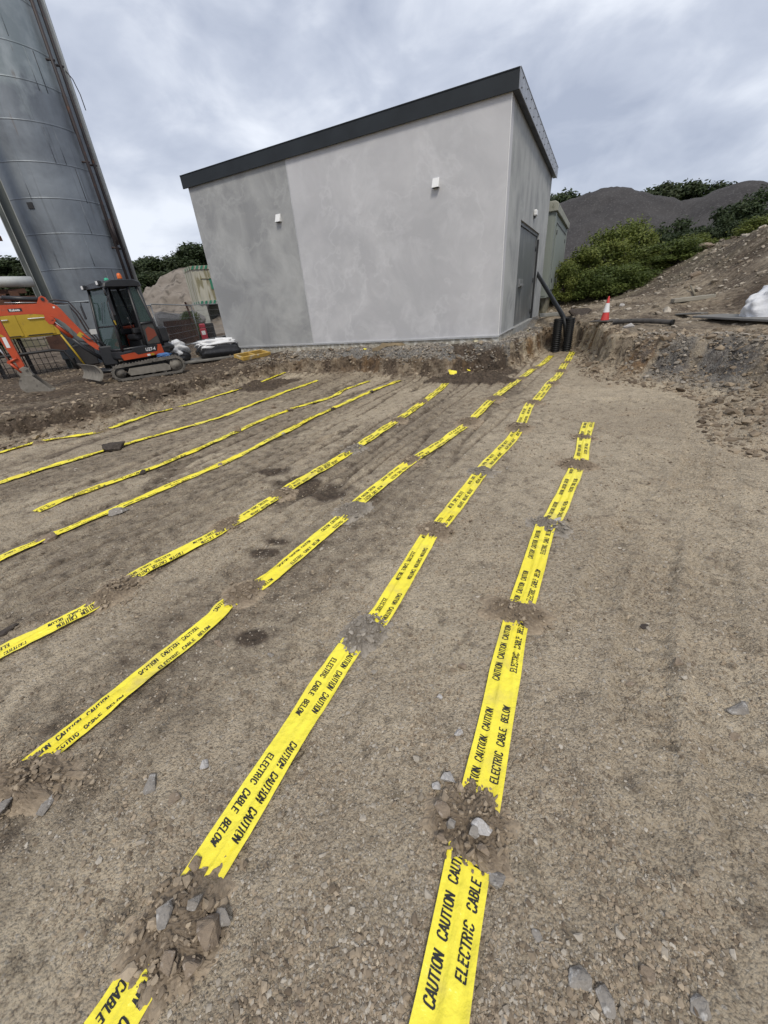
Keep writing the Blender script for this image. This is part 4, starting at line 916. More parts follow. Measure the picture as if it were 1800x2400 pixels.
tag(o, 'short dark offcut of board behind the left end of the long grey board', 'board')
a = hit(1574, 713); b = hit(1625, 707); v = b-a; L_ = float(np.linalg.norm(v[:2]))
o = MB().rbox((0,-.09,0), (max(.9, L_), .09, .09), .01).build('timber_baulk', pm('pale_timber', (.34,.315,.26), (.25,.23,.19), scale=4, stretch=(1,8,8), rough=.9, bump=.4)); o.location = (a[0], a[1], a[2]+.01); o.rotation_euler = (0, -.03, math.atan2(v[1], v[0])+.15)
tag(o, 'pale squared timber lying on the ground below the earth slope', 'timber')
a = hit(1628, 697); bq = hit(1615, 682); tag(MB().tube([(a[0], a[1], a[2]+.03), (bq[0], bq[1], bq[2]+.12)], [.03, .018], 7).build('branch', pm('bark', (.26,.23,.17), (.17,.15,.11), rough=.9)), 'thin pale branch stuck in the foot of the earth slope', 'branch')
a = hit(1317, 676, 14); b = np.array([a[0]+1.0, a[1]+1.2, a[2]+.25]); tag(MB().tube([tuple(a+np.array([0,0,.02])), tuple((a+b)/2+np.array([0,0,.12])), tuple(b)], .03, 8).build('hose', pm('hose_blue_grey', (.20,.26,.29), (.16,.2,.23), rough=.5)), 'pale blue hose trailing over the ground between kiosk and bush', 'hose')
a = hit(1296, 752); o = MB().rbox((-.32,-.06,0), (.32,.06,.10), .01).build('kerb_stone', pm('kerb_concrete', (.30,.30,.28), (.20,.2,.18), rough=.9, bump=.4)); o.location = (a[0]+.13, a[1]+.55, interp_z(a[0]+.1, a[1]+.55)+.02); o.rotation_euler = (0, 0, -.2)
tag(o, 'short concrete kerb lying on the edge behind the two upright ducts', 'kerb')
def boulder(px_, py_, rpx, kind, label, flat=.6, elong=1.3, D=None, name='boulder', group=None, rot=None):
    p = hit(px_, py_) if D is None else None
    if p is None:
        q = BD(bearing(px_, py_), D); p = np.array([q[0], q[1], interp_z(q[0], q[1])])
    dist = math.hypot(p[0], p[1]); size = rpx/F_PX*dist*1.02
    o = bpy.data.objects.new(name, rock_mesh(name, size, int(px_+py_*3), flat, elong, 22)); o.data.materials.append(M_rock[kind]); col.objects.link(o)
    o.location = (p[0], p[1], p[2]+size*flat*.3); o.rotation_euler = (0, 0, rot if rot is not None else (px_*.7) % 3)
    return tag(o, label, 'boulder', group)
boulder(1655, 566, 22, 'grey', 'large grey boulder standing at the right end of the light green bushes', 1.1, .9)
boulder(1726, 552, 10, 'grey', 'small grey boulder on the crest below the dark bush', .8, 1.1)
boulder(1705, 560, 11, 'brown', 'flat brown boulder on the crest left of the small grey one', .5, 1.5)
boulder(1652, 582, 13, 'brown', 'flat mossy boulder at the top of the earth slope beside the big grey boulder', .45, 1.6)
boulder(1628, 648, 8, 'brown', 'single brown stone part way up the earth slope under the bushes', .8, 1.2, name='stone')
boulder(1457, 718, 5, 'pale', 'small white stone on the ground behind the traffic cone', .7, 1.2, name='stone')
boulder(1362, 738, 22, 'dark', 'low dark heap of stony waste between kiosk and traffic cone', .45, 1.3, name='waste_heap')

# ------------------------------------------------------------------ distant terrain: dark chippings, left hillside, pale spoil
def hfield(name, x0, x1, y0, y1, step, zf, mat, **k):
    xs = np.arange(x0, x1, step); ys = np.arange(y0, y1, step); A, B = np.meshgrid(xs, ys); z = zf(A, B); g = interp_zv(A.ravel(), B.ravel()).reshape(A.shape)
    idx = np.arange(A.size).reshape(A.shape); F = np.stack([idx[:-1,:-1].ravel(), idx[:-1,1:].ravel(), idx[1:,1:].ravel(), idx[1:,:-1].ravel()], 1)
    over = (z > g-.25).ravel(); F = F[over[F].any(1)]; used = np.unique(F); mp = np.full(A.size, -1); mp[used] = np.arange(len(used))
    V_ = np.stack([A.ravel(), B.ravel(), z.ravel()], 1)[used]
    o = fast_mesh(name, V_, mp[F], mat)
    return tag(o, **k)
def ridge_z(A, B, pts, slope):
    z = np.full(A.shape, -50.0)
    P = [np.array([*BD(b, D), z_]) for b, D, z_ in pts]
    for a, b in zip(P[:-1], P[1:]):
        d = (b-a)[:2]; t = np.clip(((A-a[0])*d[0] + (B-a[1])*d[1])/(d@d), 0, 1); dist = np.hypot(A-a[0]-t*d[0], B-a[1]-t*d[1])
        z = np.maximum(z, a[2]+t*(b[2]-a[2]) - slope*np.sqrt(dist**2+1.5)+slope*1.2)
    return z
M_chip = pm('dark_chippings', (.044,.041,.041), (.066,.062,.061), scale=.5, rough=.95, bump=1.0, bscale=6, c3=(.10,.096,.094), s3=7, f3=(.54,.70), spec=.2)
E50 = lambda px_, py_, D=50: (bearing(px_, py_), D, EYE + D*float(ray(px_, py_)[2]/math.hypot(*ray(px_, py_)[:2])))
RL = [(2,50,3.0),(12,50,5.0)] + [E50(1290,484), E50(1345,464), E50(1379,455), E50(1415,444), E50(1447,441), E50(1480,449), E50(1530,458), E50(1594,475)]
RR = [E50(1594,472), E50(1634,464), E50(1682,449), E50(1715,430), E50(1731,423), E50(1744,418), E50(1762,424), E50(1800,442), (46,50,6.4),(52,50,5)]
hfield('chippings_heap', 0, 48, 22, 66, .33, lambda A, B: ridge_z(A, B, RL, .62) + .16*noise(A*.35, B*.35, 600) + .10*noise(A*1.0, B*1.0, 601) + .05*noise(A*2.2, B*2.2, 602), M_chip, label='long dark grey heap of stone chippings behind the kiosk and the bushes', cat='stone heap', group='dark heaps of stone chippings')
hfield('chippings_heap', 22, 56, 18, 62, .33, lambda A, B: ridge_z(A, B, RR, .62) + .2*noise(A*.3, B*.3, 605) + .10*noise(A*1.0, B*1.0, 606) + .05*noise(A*2.2, B*2.2, 607) - .1, M_chip, label='dark grey heap of stone chippings rising to a point at the far right', cat='stone heap', group='dark heaps of stone chippings')
M_hill = pm('scrub_slope', (.05,.055,.025), (.10,.085,.055), scale=.35, rough=.95, bump=1.0, bscale=2.5, c3=(.16,.135,.11), s3=.9, f3=(.5,.62), spec=.2)
HL = [(-60,64,4.5),(-42,62,5.0),(-33,60,5.6),(-27,58,5.6),(-23,58,6.2),(-18,58,6.6),(-12,58,6.4),(-4,60,5.5),(5,62,4)]
hfield('hillside', -62, 8, 24, 74, .6, lambda A, B: ridge_z(A, B, HL, .42) + .5*noise(A*.22, B*.22, 610) + .3*noise(A*.7, B*.7, 611), M_hill, kind='structure')
M_pale = pm('pale_spoil', (.27,.235,.20), (.17,.145,.12), scale=.9, stretch=(1,1,.5), rough=.95, bump=1.0, bscale=3, c3=(.11,.095,.08), s3=1.6, f3=(.55,.66), spec=.2)
SP = [(-26.5,43,2.7),(-24,43,3.4),(-22.6,43,4.1),(-21.2,43,5.1),(-20,43,5.2),(-17,43,4.2)]
hfield('spoil_bank', -24, -8, 30, 48, .22, lambda A, B: ridge_z(A, B, SP, .55) + .35*(1-2*np.abs(noise(A*.9+B*.3, B*.25, 620))) + .16*noise(A*1.6, B*1.6, 621) + .08*noise(A*4, B*4, 622), M_pale, label='pale furrowed bank of quarry spoil below the left-hand trees', cat='spoil bank')

# ------------------------------------------------------------------ trees and bushes
def leaf_mat(name, a, b, c_):
    m, nt, bs = mat_base(name, .6, 0, .35); L = nt.links
    at = nd(nt, 'ShaderNodeAttribute', attribute_name='tone'); r = nd(nt, 'ShaderNodeValToRGB'); e = r.color_ramp.elements
    e[0].color = (*a, 1); e[1].color = (*c_, 1); q = e.new(.5); q.color = (*b, 1); L.new(at.outputs['Fac'], r.inputs[0]); L.new(r.outputs[0], bs.inputs['Base Color'])
    tr = nd(nt, 'ShaderNodeBsdfTranslucent'); L.new(r.outputs[0], tr.inputs[0]); mx = nd(nt, 'ShaderNodeMixShader'); mx.inputs[0].default_value = .25
    L.new(bs.outputs[0], mx.inputs[1]); L.new(tr.outputs[0], mx.inputs[2]); L.new(mx.outputs[0], nt.nodes['Material Output'].inputs[0])
    return m
M_leafL = leaf_mat('leaf_light', (.055,.08,.018), (.13,.16,.032), (.27,.28,.07))
M_leafM = leaf_mat('leaf_mid', (.05,.075,.018), (.10,.135,.028), (.20,.23,.055))
M_leafD = leaf_mat('leaf_dark', (.018,.030,.012), (.038,.058,.020), (.075,.10,.035))
M_leafF = leaf_mat('leaf_far', (.020,.030,.012), (.040,.055,.020), (.075,.085,.032))
M_bark = pm('tree_bark', (.10,.08,.06), (.06,.048,.036), rough=.95)
def foliage(name, blobs, n, size, mat, parent, seed, droop=.0):
    r = np.random.default_rng(seed); W = np.array([b[3]**2 for b in blobs]); W = W/W.sum(); k = r.choice(len(blobs), n, p=W)
    C = np.array([b[:3] for b in blobs])[k]; Rr = np.array([b[3] for b in blobs])[k]
    d = r.standard_normal((n, 3)); d /= np.linalg.norm(d, axis=1)[:,None]; rad = Rr*(.5+.5*r.random(n)**.6)*(1+.26*r.standard_normal(n))
    p = C + d*rad[:,None]*np.array([1,1,.85])
    nrm = d*.7 + r.standard_normal((n,3))*.55 + np.array([0,0,.35]); nrm /= np.linalg.norm(nrm, axis=1)[:,None]
    t = np.cross(nrm, r.standard_normal((n,3))); t /= np.linalg.norm(t, axis=1)[:,None]; b = np.cross(nrm, t)
    s = size*(.6+.8*r.random(n)); a = t*s[:,None]; b = b*(s*.55)[:,None]
    V = np.stack([p-a, p+b*.9-nrm*s[:,None]*.12, p+a, p-b*.9-nrm*s[:,None]*.12], 1).reshape(-1, 3)
    F = np.arange(4*n).reshape(-1, 4)
    o = fast_mesh(name, V, F, mat, smooth=False, parent=parent); at = o.data.attributes.new('tone', 'FLOAT', 'POINT')
    clump = r.random(len(blobs))[k]; at.data.foreach_set('value', np.repeat(np.clip(.25+.5*clump*.6+.35*r.random(n)-.1, 0, 1), 4).astype(np.float32)); return o
def make_tree(height, rad, nleaf, lsize, mat, seed, shrub=False, label=None, cat='tree', group=None, name='tree'):
    r = random.Random(seed); root = empty(name, (0,0,0), 0, label, cat, group); blobs = []
    nb = 16 if shrub else 15
    for i in range(nb):
        a = r.uniform(0, 2*math.pi); q = math.sqrt(r.random())*rad*.72; zt = r.uniform(.22 if shrub else .42, .86)*height*(1-.30*(q/rad)**2)
        blobs.append((q*math.cos(a), q*math.sin(a), zt, rad*r.uniform(.20, .44)))
    blobs.append((r.uniform(-.1,.1)*rad, 0, height-rad*.3, rad*.3))
    if shrub:
        for i in range(7): a = i*.9; blobs.append((rad*.7*math.cos(a), rad*.7*math.sin(a), height*.2, rad*.32))
    foliage('crown', blobs, nleaf, lsize, mat, root, seed)
    m = MB()
    if not shrub:
        m.tube([(0,0,-.5), (.05*height*r.uniform(-1,1),0,height*.3), (.04*height*r.uniform(-1,1),.03*height,height*.75)], [height*.03, height*.022, height*.008], 7)
        for b in blobs[:8]: m.tube([(0,0,height*.3), (b[0]*.5, b[1]*.5, (height*.3+b[2])/2), b[:3]], [height*.014, height*.009, height*.003], 5)
    else:
        for b in blobs[:12]: m.tube([(r.uniform(-.1,.1), r.uniform(-.1,.1), -.2), (b[0]*.5, b[1]*.5, b[2]*.45), (b[0]*1.05, b[1]*1.05, b[2]+b[3]*.9)], [rad*.022, rad*.015, rad*.004], 5)
    m.build('trunk' if not shrub else 'stems', M_bark, root)
    return root
def place(root, x, y, z, s, rz, label=None, sz=1.0):
    root.location = (x, y, z); root.rotation_euler = (0, 0, rz); root.scale = (s, s, s*sz)
    if label: root['label'] = label
    return root
# shrubs: base height 2, radius 1
SH = {'l': make_tree(2, 1.05, 9000, .050, M_leafL, 21, True, 'x', 'bush', 'bushes at the foot of the chippings heaps', 'bush'),
      'm': make_tree(2, 1.05, 9000, .050, M_leafM, 22, True, 'x', 'bush', 'bushes at the foot of the chippings heaps', 'bush'),
      'd': make_tree(2, 1.05, 9000, .052, M_leafD, 23, True, 'x', 'bush', 'bushes at the foot of the chippings heaps', 'bush')}
used = set()
bush_list = [(1332,614,28,20.3,'l','light green bush beside the kiosk, leftmost of the bushes'),(1380,574,42,21.6,'l','light green bush second from the left, taller than its left neighbour'),
  (1436,532,46,23,'l','tall light green bush in the left half of the thicket'),(1490,514,44,24,'l','tallest light green bush in the middle of the thicket'),
  (1415,615,40,19.9,'m','mid green bush in the front row of the thicket, left'),(1478,612,42,20.2,'m','mid green bush in the front row of the thicket, centre'),(1536,572,42,22,'l','yellow green bush right of the middle of the thicket'),
  (1562,520,38,25.5,'d','dark leaved bush standing behind the middle of the thicket'),(1602,503,42,26,'d','dark leaved bush at the top right of the thicket'),(1588,596,38,21.4,'m','mid green bush at the lower right of the thicket'),
  (1634,545,30,24.5,'l','light green bush at the right end of the thicket before the boulder'),
  (1708,492,26,27,'d','dark bush left part of the far right clump on the crest'),(1745,462,40,28,'d','dark bush in the middle of the far right clump on the crest'),(1792,430,52,29,'d','tallest dark bush at the right edge of the picture'),
  (1785,505,34,24,'l','light green bush low at the right edge of the picture')]
for i, (px_, ty, hw, D, k, lab) in enumerate(bush_list):
    b = bearing(px_, ty); x, y = BD(b, D); top = EYE + D*float(ray(px_, ty)[2]/math.hypot(*ray(px_, ty)[:2])); g0 = interp_z(x, y)
    rad = hw/F_PX*D*1.12; h_ = max(top-g0, .8)
    o = SH[k] if k not in used else copy_tree(SH[k]); used.add(k)
    o.location = (x, y, g0-.05); o.scale = (rad, rad, h_/2); o.rotation_euler = (0, 0, i*1.7); o['label'] = lab
# trees behind the heaps
TR = [make_tree(8, 3.0, 7000, .20, M_leafF, 31, False, 'x', 'tree', 'trees behind the dark heaps', 'tree'), make_tree(8, 3.2, 7000, .20, M_leafD, 32, False, 'x', 'tree', 'trees behind the dark heaps', 'tree')]
tl = [(1296,452,66,4.0),(1318,446,64,4.2),(1345,452,66,3.4),(1382,452,70,2.2),(1515,444,74,3),(1540,432,78,3.8),(1570,422,78,4),(1598,424,78,4),(1626,421,78,4),(1655,424,78,4),(1683,424,78,4),(1712,430,78,3.6),(1735,428,80,3)]
words = ['first','second','third','fourth','fifth','sixth','seventh','eighth','ninth','tenth','eleventh','twelfth','thirteenth']
ut = set()
for i, (px_, ty, D, rad) in enumerate(tl):
    b = bearing(px_, ty); x, y = BD(b, D); top = EYE + D*float(ray(px_, ty)[2]/math.hypot(*ray(px_, ty)[:2])); k = i % 2
    o = TR[k] if k not in ut else copy_tree(TR[k]); ut.add(k); h_ = 8.5
    o.location = (x, y, top-h_); o.scale = (rad/3, rad/3, h_/8); o.rotation_euler = (0, 0, i*2.1)
    o['label'] = ('dark green tree rising just right of the building, %s from the left' % words[i]) if i < 4 else ('skyline tree between the two chippings heaps, %s from the left' % words[i-4])
# trees on the left-hand hillside: photo position of the top, distance, crown radius
tl = [(300,612,50,2.8),(322,606,54,3.0),(345,598,55,3.0),(366,602,54,2.9),(388,606,53,2.8),(405,596,55,3.0),(425,580,56,3.3),(448,566,57,3.4),(470,572,57,3.2),(392,632,48,2.2),(350,632,49,2.4),(320,640,47,2.2),(414,650,46,1.7),
      (5,600,60,3.4),(28,606,60,3.4),(-15,604,60,3.4),(52,612,58,3.0)]
first = True
for i, (px_, ty, D, rad) in enumerate(tl):
    b = bearing(px_, ty); x, y = BD(b, D); top = EYE + D*float(ray(px_, ty)[2]/math.hypot(*ray(px_, ty)[:2])); k = i % 2
    o = copy_tree(TR[k]); h_ = 5.2 if i < 9 or i > 12 else 3.6
    o.location = (x, y, top-h_); o.scale = (rad/3, rad/3, h_/8); o.rotation_euler = (0, 0, i*2.6+.4); o['group'] = 'trees on the left-hand hillside'
    o['label'] = ('dark skyline tree between silo and building, %s from the left' % words[i]) if i < 9 else (('dark tree below the skyline of the left hill, lower %s' % words[i-9]) if i < 13 else ('dark tree seen through the steel frame left of the silo, %s of its clump' % words[i-13]))

# ------------------------------------------------------------------ silo
SC = BD(-31.0, 21.6); SR = 1.74; vdir = SC/np.linalg.norm(SC); tdir = np.array([vdir[1], -vdir[0]])   # tdir: to the right of the line of sight
def scyl(a, r, z=0.0):                          # point on the silo, angle a from the side facing the camera, positive to the right
    p = SC - vdir*math.cos(math.radians(a))*r + tdir*math.sin(math.radians(a))*r; return (float(p[0]-SC[0]), float(p[1]-SC[1]), z)
silo = empty('silo', (SC[0], SC[1], 0), 0, 'tall grey galvanised steel silo with dark pipes running up its side', 'silo')
m_, nt, bs = mat_base('silo_steel', .50, .4, .4)
t_ = nd(nt, 'ShaderNodeTexCoord').outputs['Object']; L = nt.links
def _nz(sc, st, det=5, rough=.6, dist=.3):
    mp = nd(nt, 'ShaderNodeMapping'); mp.inputs['Scale'].default_value = st; L.new(t_, mp.inputs[0]); n = nd(nt, 'ShaderNodeTexNoise'); n.inputs['Scale'].default_value = sc; n.inputs['Detail'].default_value = det; n.inputs['Roughness'].default_value = rough; n.inputs['Distortion'].default_value = dist; L.new(mp.outputs[0], n.inputs['Vector']); return n.outputs['Fac']
def _rp(f, a, b, x, y):
    r = nd(nt, 'ShaderNodeValToRGB'); r.color_ramp.elements[0].position = a; r.color_ramp.elements[1].position = b; r.color_ramp.elements[0].color = (*x, 1); r.color_ramp.elements[1].color = (*y, 1); L.new(f, r.inputs[0]); return r.outputs[0]
def _mx(f, a, b):
    x = nd(nt, 'ShaderNodeMixRGB'); L.new(f, x.inputs[0])
    for i, q in ((1, a), (2, b)):
        if isinstance(q, tuple): x.inputs[i].default_value = (*q, 1)
        else: L.new(q, x.inputs[i])
    return x.outputs[0]
c_ = _rp(_nz(.7, (1,1,.8)), .36, .64, (.13,.145,.165), (.24,.265,.29))
c_ = _mx(_rp(_nz(1.6, (2.2,2.2,.22)), .5, .72, (0,0,0), (.5,.5,.5)), c_, (.21,.24,.27))
gz_ = nd(nt, 'ShaderNodeSeparateXYZ'); L.new(t_, gz_.inputs[0])
up_ = nd(nt, 'ShaderNodeMath', operation='MULTIPLY_ADD'); L.new(_nz(.9, (1,1,.5)), up_.inputs[0]); up_.inputs[1].default_value = 4; L.new(gz_.outputs[2], up_.inputs[2])
mr_ = nd(nt, 'ShaderNodeMapRange'); mr_.inputs['From Min'].default_value = 10.1; mr_.inputs['From Max'].default_value = 10.6; mr_.inputs['To Max'].default_value = .75; L.new(up_.outputs[0], mr_.inputs[0])
c_ = _mx(mr_.outputs[0], c_, _rp(_nz(2.5, (1,1,.6), 7), .38, .62, (.25,.29,.30), (.38,.42,.43)))
c_ = _mx(_rp(_nz(3.0, (2,2,.3)), .66, .76, (0,0,0), (.6,.6,.6)), c_, (.14,.085,.05))
c_ = _mx(_rp(_nz(2.0, (3,3,.15)), .60, .74, (0,0,0), (.5,.5,.5)), c_, (.05,.055,.06))
L.new(c_, bs.inputs['Base Color']); nb = nd(nt, 'ShaderNodeBump'); nb.inputs['Strength'].default_value = .35; nb.inputs['Distance'].default_value = .05; L.new(_nz(1.4, (1,1,1), 3), nb.inputs['Height']); L.new(nb.outputs[0], bs.inputs['Normal'])
M_silo = m_
seams = [1.45, 2.48, 3.52, 4.57, 5.55, 6.49, 7.5, 8.48, 9.3, 10.4, 11.5, 12.6, 13.7]
prof = [(SR, .2)]
for z_ in seams: prof += [(SR, z_-.5), (SR, z_-.10), (SR, z_-.028), (SR, z_-.018), (SR+.008, z_-.012), (SR+.008, z_+.006), (SR, z_+.012), (SR, z_+.022), (SR, z_+.1)]
prof += [(SR, 14.5), (.3, 15.6), (0, 15.6)]
MB().lathe(prof, n=96).build('shell', M_silo, silo)
M_pipe = pm('rusty_black_pipe', (.028,.024,.027), (.05,.035,.032), rough=.6, scale=3, c3=(.10,.045,.025), s3=4)
for i, z_ in enumerate(seams[1:]):
    for a in ((-20 + 46*(i % 2)), (52 - 18*(i % 3))):
        p_ = [scyl(a + j*0, SR+.004, z_ - 1.0 + j*.96) for j in (0, 1)] if z_ > 1.5 else None
        if p_: MB().tube(p_, .008, 5).build('weld_seam', M_dkgrey if a > 30 else M_silo, silo)
for a, r_, nm in ((50, .055, 'pipe'), (61.5, .05, 'pipe')):
    MB().tube([scyl(a, SR+.12, .5), scyl(a, SR+.12, 14.4)], r_, 10).build(nm, M_pipe, silo)
    for z_ in (2.9, 4.2, 6.7, 9.2, 12):
        q = scyl(a-3.2, SR-.01, z_); w = scyl(a+.8, SR+.2, z_); MB().tube([q, w], .03, 6).build('bracket', M_pipe, silo)
MB().tube([scyl(52.5, SR+.13, 4.3), scyl(52.3, SR+.13, 5.1)], .09, 8).build('pipe_joint', M_pipe, silo)
m = MB(); m.tube([scyl(74, SR+.09, .4), scyl(74, SR+.09, 14.4)], .085, 4); m.build('pale_conduit', pm('pale_conduit', (.42,.43,.41), (.33,.34,.33), rough=.6), silo)
MB().tube([scyl(70, SR+.12, 9.2), scyl(78, SR+.2, 9.1), scyl(80, SR+.27, 8.75), scyl(80, SR+.28, 8.35)], .015, 7).build('loose_cable', M_pipe, silo)
q = scyl(-23.5, SR-.02, 5.35); o = MB().box((-.085,-.05,-.085), (.085,.03,.085)).build('hatch', M_dkgrey, silo); o.location = q; o.rotation_euler = (0, 0, math.atan2(tdir[1], tdir[0]) - math.radians(23.5))
# the folded grey uprights on its left
M_upr = pm('grey_green_steel', (.115,.125,.115), (.085,.095,.09), scale=1.5, stretch=(2,2,.3), rough=.6, metal=.2); M_edge = pm('bright_edge', (.33,.34,.32), (.26,.27,.26), rough=.6)
for b_, w_, D_, mt in ((-34.85, .27, 19.6, M_upr), (-35.45, .14, 19.35, M_upr)):
    p = BD(b_, D_) - SC
    MB().box((-w_/2, -.09, .3), (w_/2, .09, 14.4)).build('upright', mt, silo, loc=(p[0], p[1], 0), rot=(0, 0, math.radians(-b_)))
    for s_ in (-1, 1): MB().box((s_*w_/2-.012, -.115, .3), (s_*w_/2+.012, -.0905, 14.4)).build('edge_strip', M_edge, silo, loc=(p[0], p[1], 0), rot=(0, 0, math.radians(-b_)))

# ------------------------------------------------------------------ plant on the left: steel frame, white pipe, control cabinet
M_rust = pm('rusty_steel', (.10,.045,.026), (.045,.022,.016), scale=3, rough=.9, c3=(.16,.08,.045), s3=6); M_blk = pm('black_steel', (.018,.017,.018), (.03,.028,.028), rough=.6)
gp = BD(-38.2, 18.5); gan = empty('steel_frame', (gp[0], gp[1], 0), math.radians(38.2), 'dark steel access frame with ladder standing left of the silo', 'steel frame')
m = MB()
for x_ in (-1.9, -.95, -.15): m.box((x_-.06, -.06, .3), (x_+.06, .06, 6.6)); 
m.build('posts', M_blk, gan)
for z_ in (2.15, 2.75, 4.15, 4.9, 5.8): MB().box((-2.3, -.065, z_), (.62, -.0, z_+.13)).build('beam', M_rust, gan)
MB().tube([(-1.9, .1, 3.2), (-.15, .1, 4.4)], .04, 6).build('brace', M_blk, gan)
m = MB(); m.tube([(-.62,-.16,.6), (-.62,-.16,4.6)], .018, 6); m.tube([(-.27,-.16,.6), (-.27,-.16,4.6)], .018, 6)
for j in range(15): m.tube([(-.62,-.16,.8+j*.27), (-.27,-.16,.8+j*.27)], .012, 5)
m.build('ladder', M_blk, gan)
m = MB(); r = random.Random(5)
for j in range(26):
    x_, z_ = r.uniform(-2.2, .35), r.uniform(.7, 2.7); m.rbox((x_, -.5+r.uniform(0,.5), z_), (x_+r.uniform(.1,.5), -.1+r.uniform(.1,.5), z_+r.uniform(.05,.28)), .01)
m.build('screen_deck', M_rust, gan)
a = PD(-60, 662, 18.3); b = PD(76, 660, 18.6); o = MB().tube([tuple(a), tuple(b)], .15, 16).build('large_pipe', pm('white_pipe_paint', (.55,.56,.54), (.42,.43,.42), rough=.5)); tag(o, 'large pale pipe running level across the rusty machinery left of the silo', 'pipe')
cp = BD(bearing(165, 765), 18.8); cab = empty('control_cabinet', (cp[0], cp[1], .42), math.radians(-bearing(165, 765)), 'grey control cabinet with bent cable pipes at the foot of the silo', 'cabinet')
MB().rbox((-.62,-.1,.25), (.22,.25,1.95), .02).build('case', pm('cabinet_grey', (.16,.175,.185), (.13,.145,.155), rough=.5), cab)
MB().rbox((-.50,-.115,.9), (-.02,-.101,1.7), .006).build('window_panel', pm('cabinet_panel', (.22,.24,.24), (.18,.20,.20), rough=.35), cab)
for k_, r_ in ((0, .028), (.09, .022)): MB().tube([(-.75,-.05,1.98+k_), (-.1,-.05,2.02+k_), (.18+k_*.6,-.05,1.95+k_), (.32+k_,-.05,1.65), (.42+k_,-.08,1.1), (.55+k_,-.08,.85), (.62+k_,-.08,.4)], r_, 8).build('cable_pipe', M_pipe, cab)
MB().rbox((.50,-.14,.95), (.72,.02,1.12), .01).build('junction_box', pm('junction_white', (.62,.62,.60), (.5,.5,.48), rough=.5), cab)

# yellow machine housing on legs
yb = bearing(80, 770); yp = BD(yb, 17.5); ym = empty('yellow_power_unit', (yp[0], yp[1], .40), math.radians(-yb), 'yellow steel machine housing with two doors on legs behind the excavator boom', 'machine')
M_yel = pm('machine_yellow', (.50,.34,.025), (.42,.28,.02), scale=1.5, rough=.55, c3=(.26,.16,.03), s3=5, f3=(.62,.74))
MB().rbox((-1.45, 0, 1.08), (.62, 1.0, 1.78), .02).build('housing', M_yel, ym)
for x0, x1 in ((-.98,-.32), (-.26,.50)):
    d_ = MB().rbox((x0,-.018,1.13), (x1,-.002,1.72), .006).build('door', M_yel, ym)
    MB().tube([(x0+.22,-.022,1.60), (x0+.22,-.05,1.60), (x1-.1 if x0 > -.9 else x1-.22,-.05,1.60), (x1-.1 if x0 > -.9 else x1-.22,-.022,1.60)], .014, 6).build('door_handle', M_white, d_)
    MB().box((x0+.05,-.028,1.135), (x1-.08,-.0185,1.155)).build('hinge', M_dkgrey, d_)
MB().tube([(.60,.03,1.08), (.78,.03,.5), (.92,.03,.0)], .03, 6).build('leg', M_yel, ym)
MB().box((.18,.02,.62), (.62,.06,1.06)).build('rusty_guard', M_rust, ym)
m = MB()
for j in range(10): m.tube([(-1.3+j*.16,.05,.0), (-1.32+j*.16,.05,1.06)], .010, 5)
for j in range(6): m.tube([(-1.35,.045,.1+j*.18), (.25,.045,.1+j*.18)], .009, 5)
m.build('mesh_guard', M_blk, ym)
MB().tube([(-1.5,-.1,.62), (.2,-.1,.66), (.48,-.1,.6), (.60,-.1,.3), (.66,-.1,0)], .04, 8).build('hydraulic_hose', M_blk, ym)
m = MB(); m.rbox((.72,.1,.05), (1.35,.6,.72), .04); m.tube([(.8,.05,.75), (1.0,.02,.85), (1.3,.05,.74)], .02, 6); o = m.build('waste_bin', M_blk, None); o.location = (yp[0], yp[1], .40); o.rotation_euler = (0,0,math.radians(-yb)); tag(o, 'black bin beside the leg of the yellow machine housing', 'bin')

# ------------------------------------------------------------------ fence, rusty sheets, blocks, hopper tower
M_galv = pm('fence_galvanised', (.30,.31,.31), (.22,.23,.23), rough=.5, metal=.4)
def fence_panel(p0, p1, label, h=1.75):
    v = np.array(p1)-np.array(p0); L_ = float(np.linalg.norm(v)); o = empty('fence_panel', (p0[0], p0[1], interp_z(*p0)+.05), math.atan2(v[1], v[0]), label, 'fence', 'mesh fence panels behind the excavator')
    MB().tube([(0,0,0), (0,0,h), ], .024, 7).build('post', M_galv, o); MB().tube([(L_,0,0), (L_,0,h)], .024, 7).build('post', M_galv, o)
    MB().tube([(0,0,h), (L_,0,h)], .022, 7).build('top_rail', M_galv, o); MB().tube([(0,0,.08), (L_,0,.08)], .02, 6).build('bottom_rail', M_galv, o)
    m = MB()
    for j in range(1, int(L_/.10)): m.tube([(j*.10,0,.08), (j*.10,0,h)], .0022, 3, caps=False)
    for j in range(1, 6): m.tube([(0,0,.08+j*.28), (L_,0,.08+j*.28)], .006, 3, caps=False)
    m.build('wire_mesh', M_galv, o); 
    for x_ in (0, L_): MB().rbox((x_-.32,-.11,-.05), (x_+.32,.11,.09), .03).build('foot', M_blk, o)
    return o
A_ = tuple(BD(-25.6, 18.6)); B_ = tuple(BD(-21.35, 24.6)); C_ = tuple(BD(-18.2, 27.0)); Z_ = tuple(BD(-29.2, 16.4))
fence_panel(Z_, A_, 'wire mesh fence panel hidden mostly behind the excavator cab')
fence_panel(A_, B_, 'wire mesh fence panel between the excavator and the bags')
fence_panel(B_, C_, 'wire mesh fence panel running behind the left corner of the building')
p0 = BD(-24.6, 26.5); sh_ = empty('rusty_sheet_stack', (p0[0], p0[1], interp_z(*p0)), math.radians(20), 'stack of rusty corrugated steel sheets leaning behind the fence', 'steel sheets')
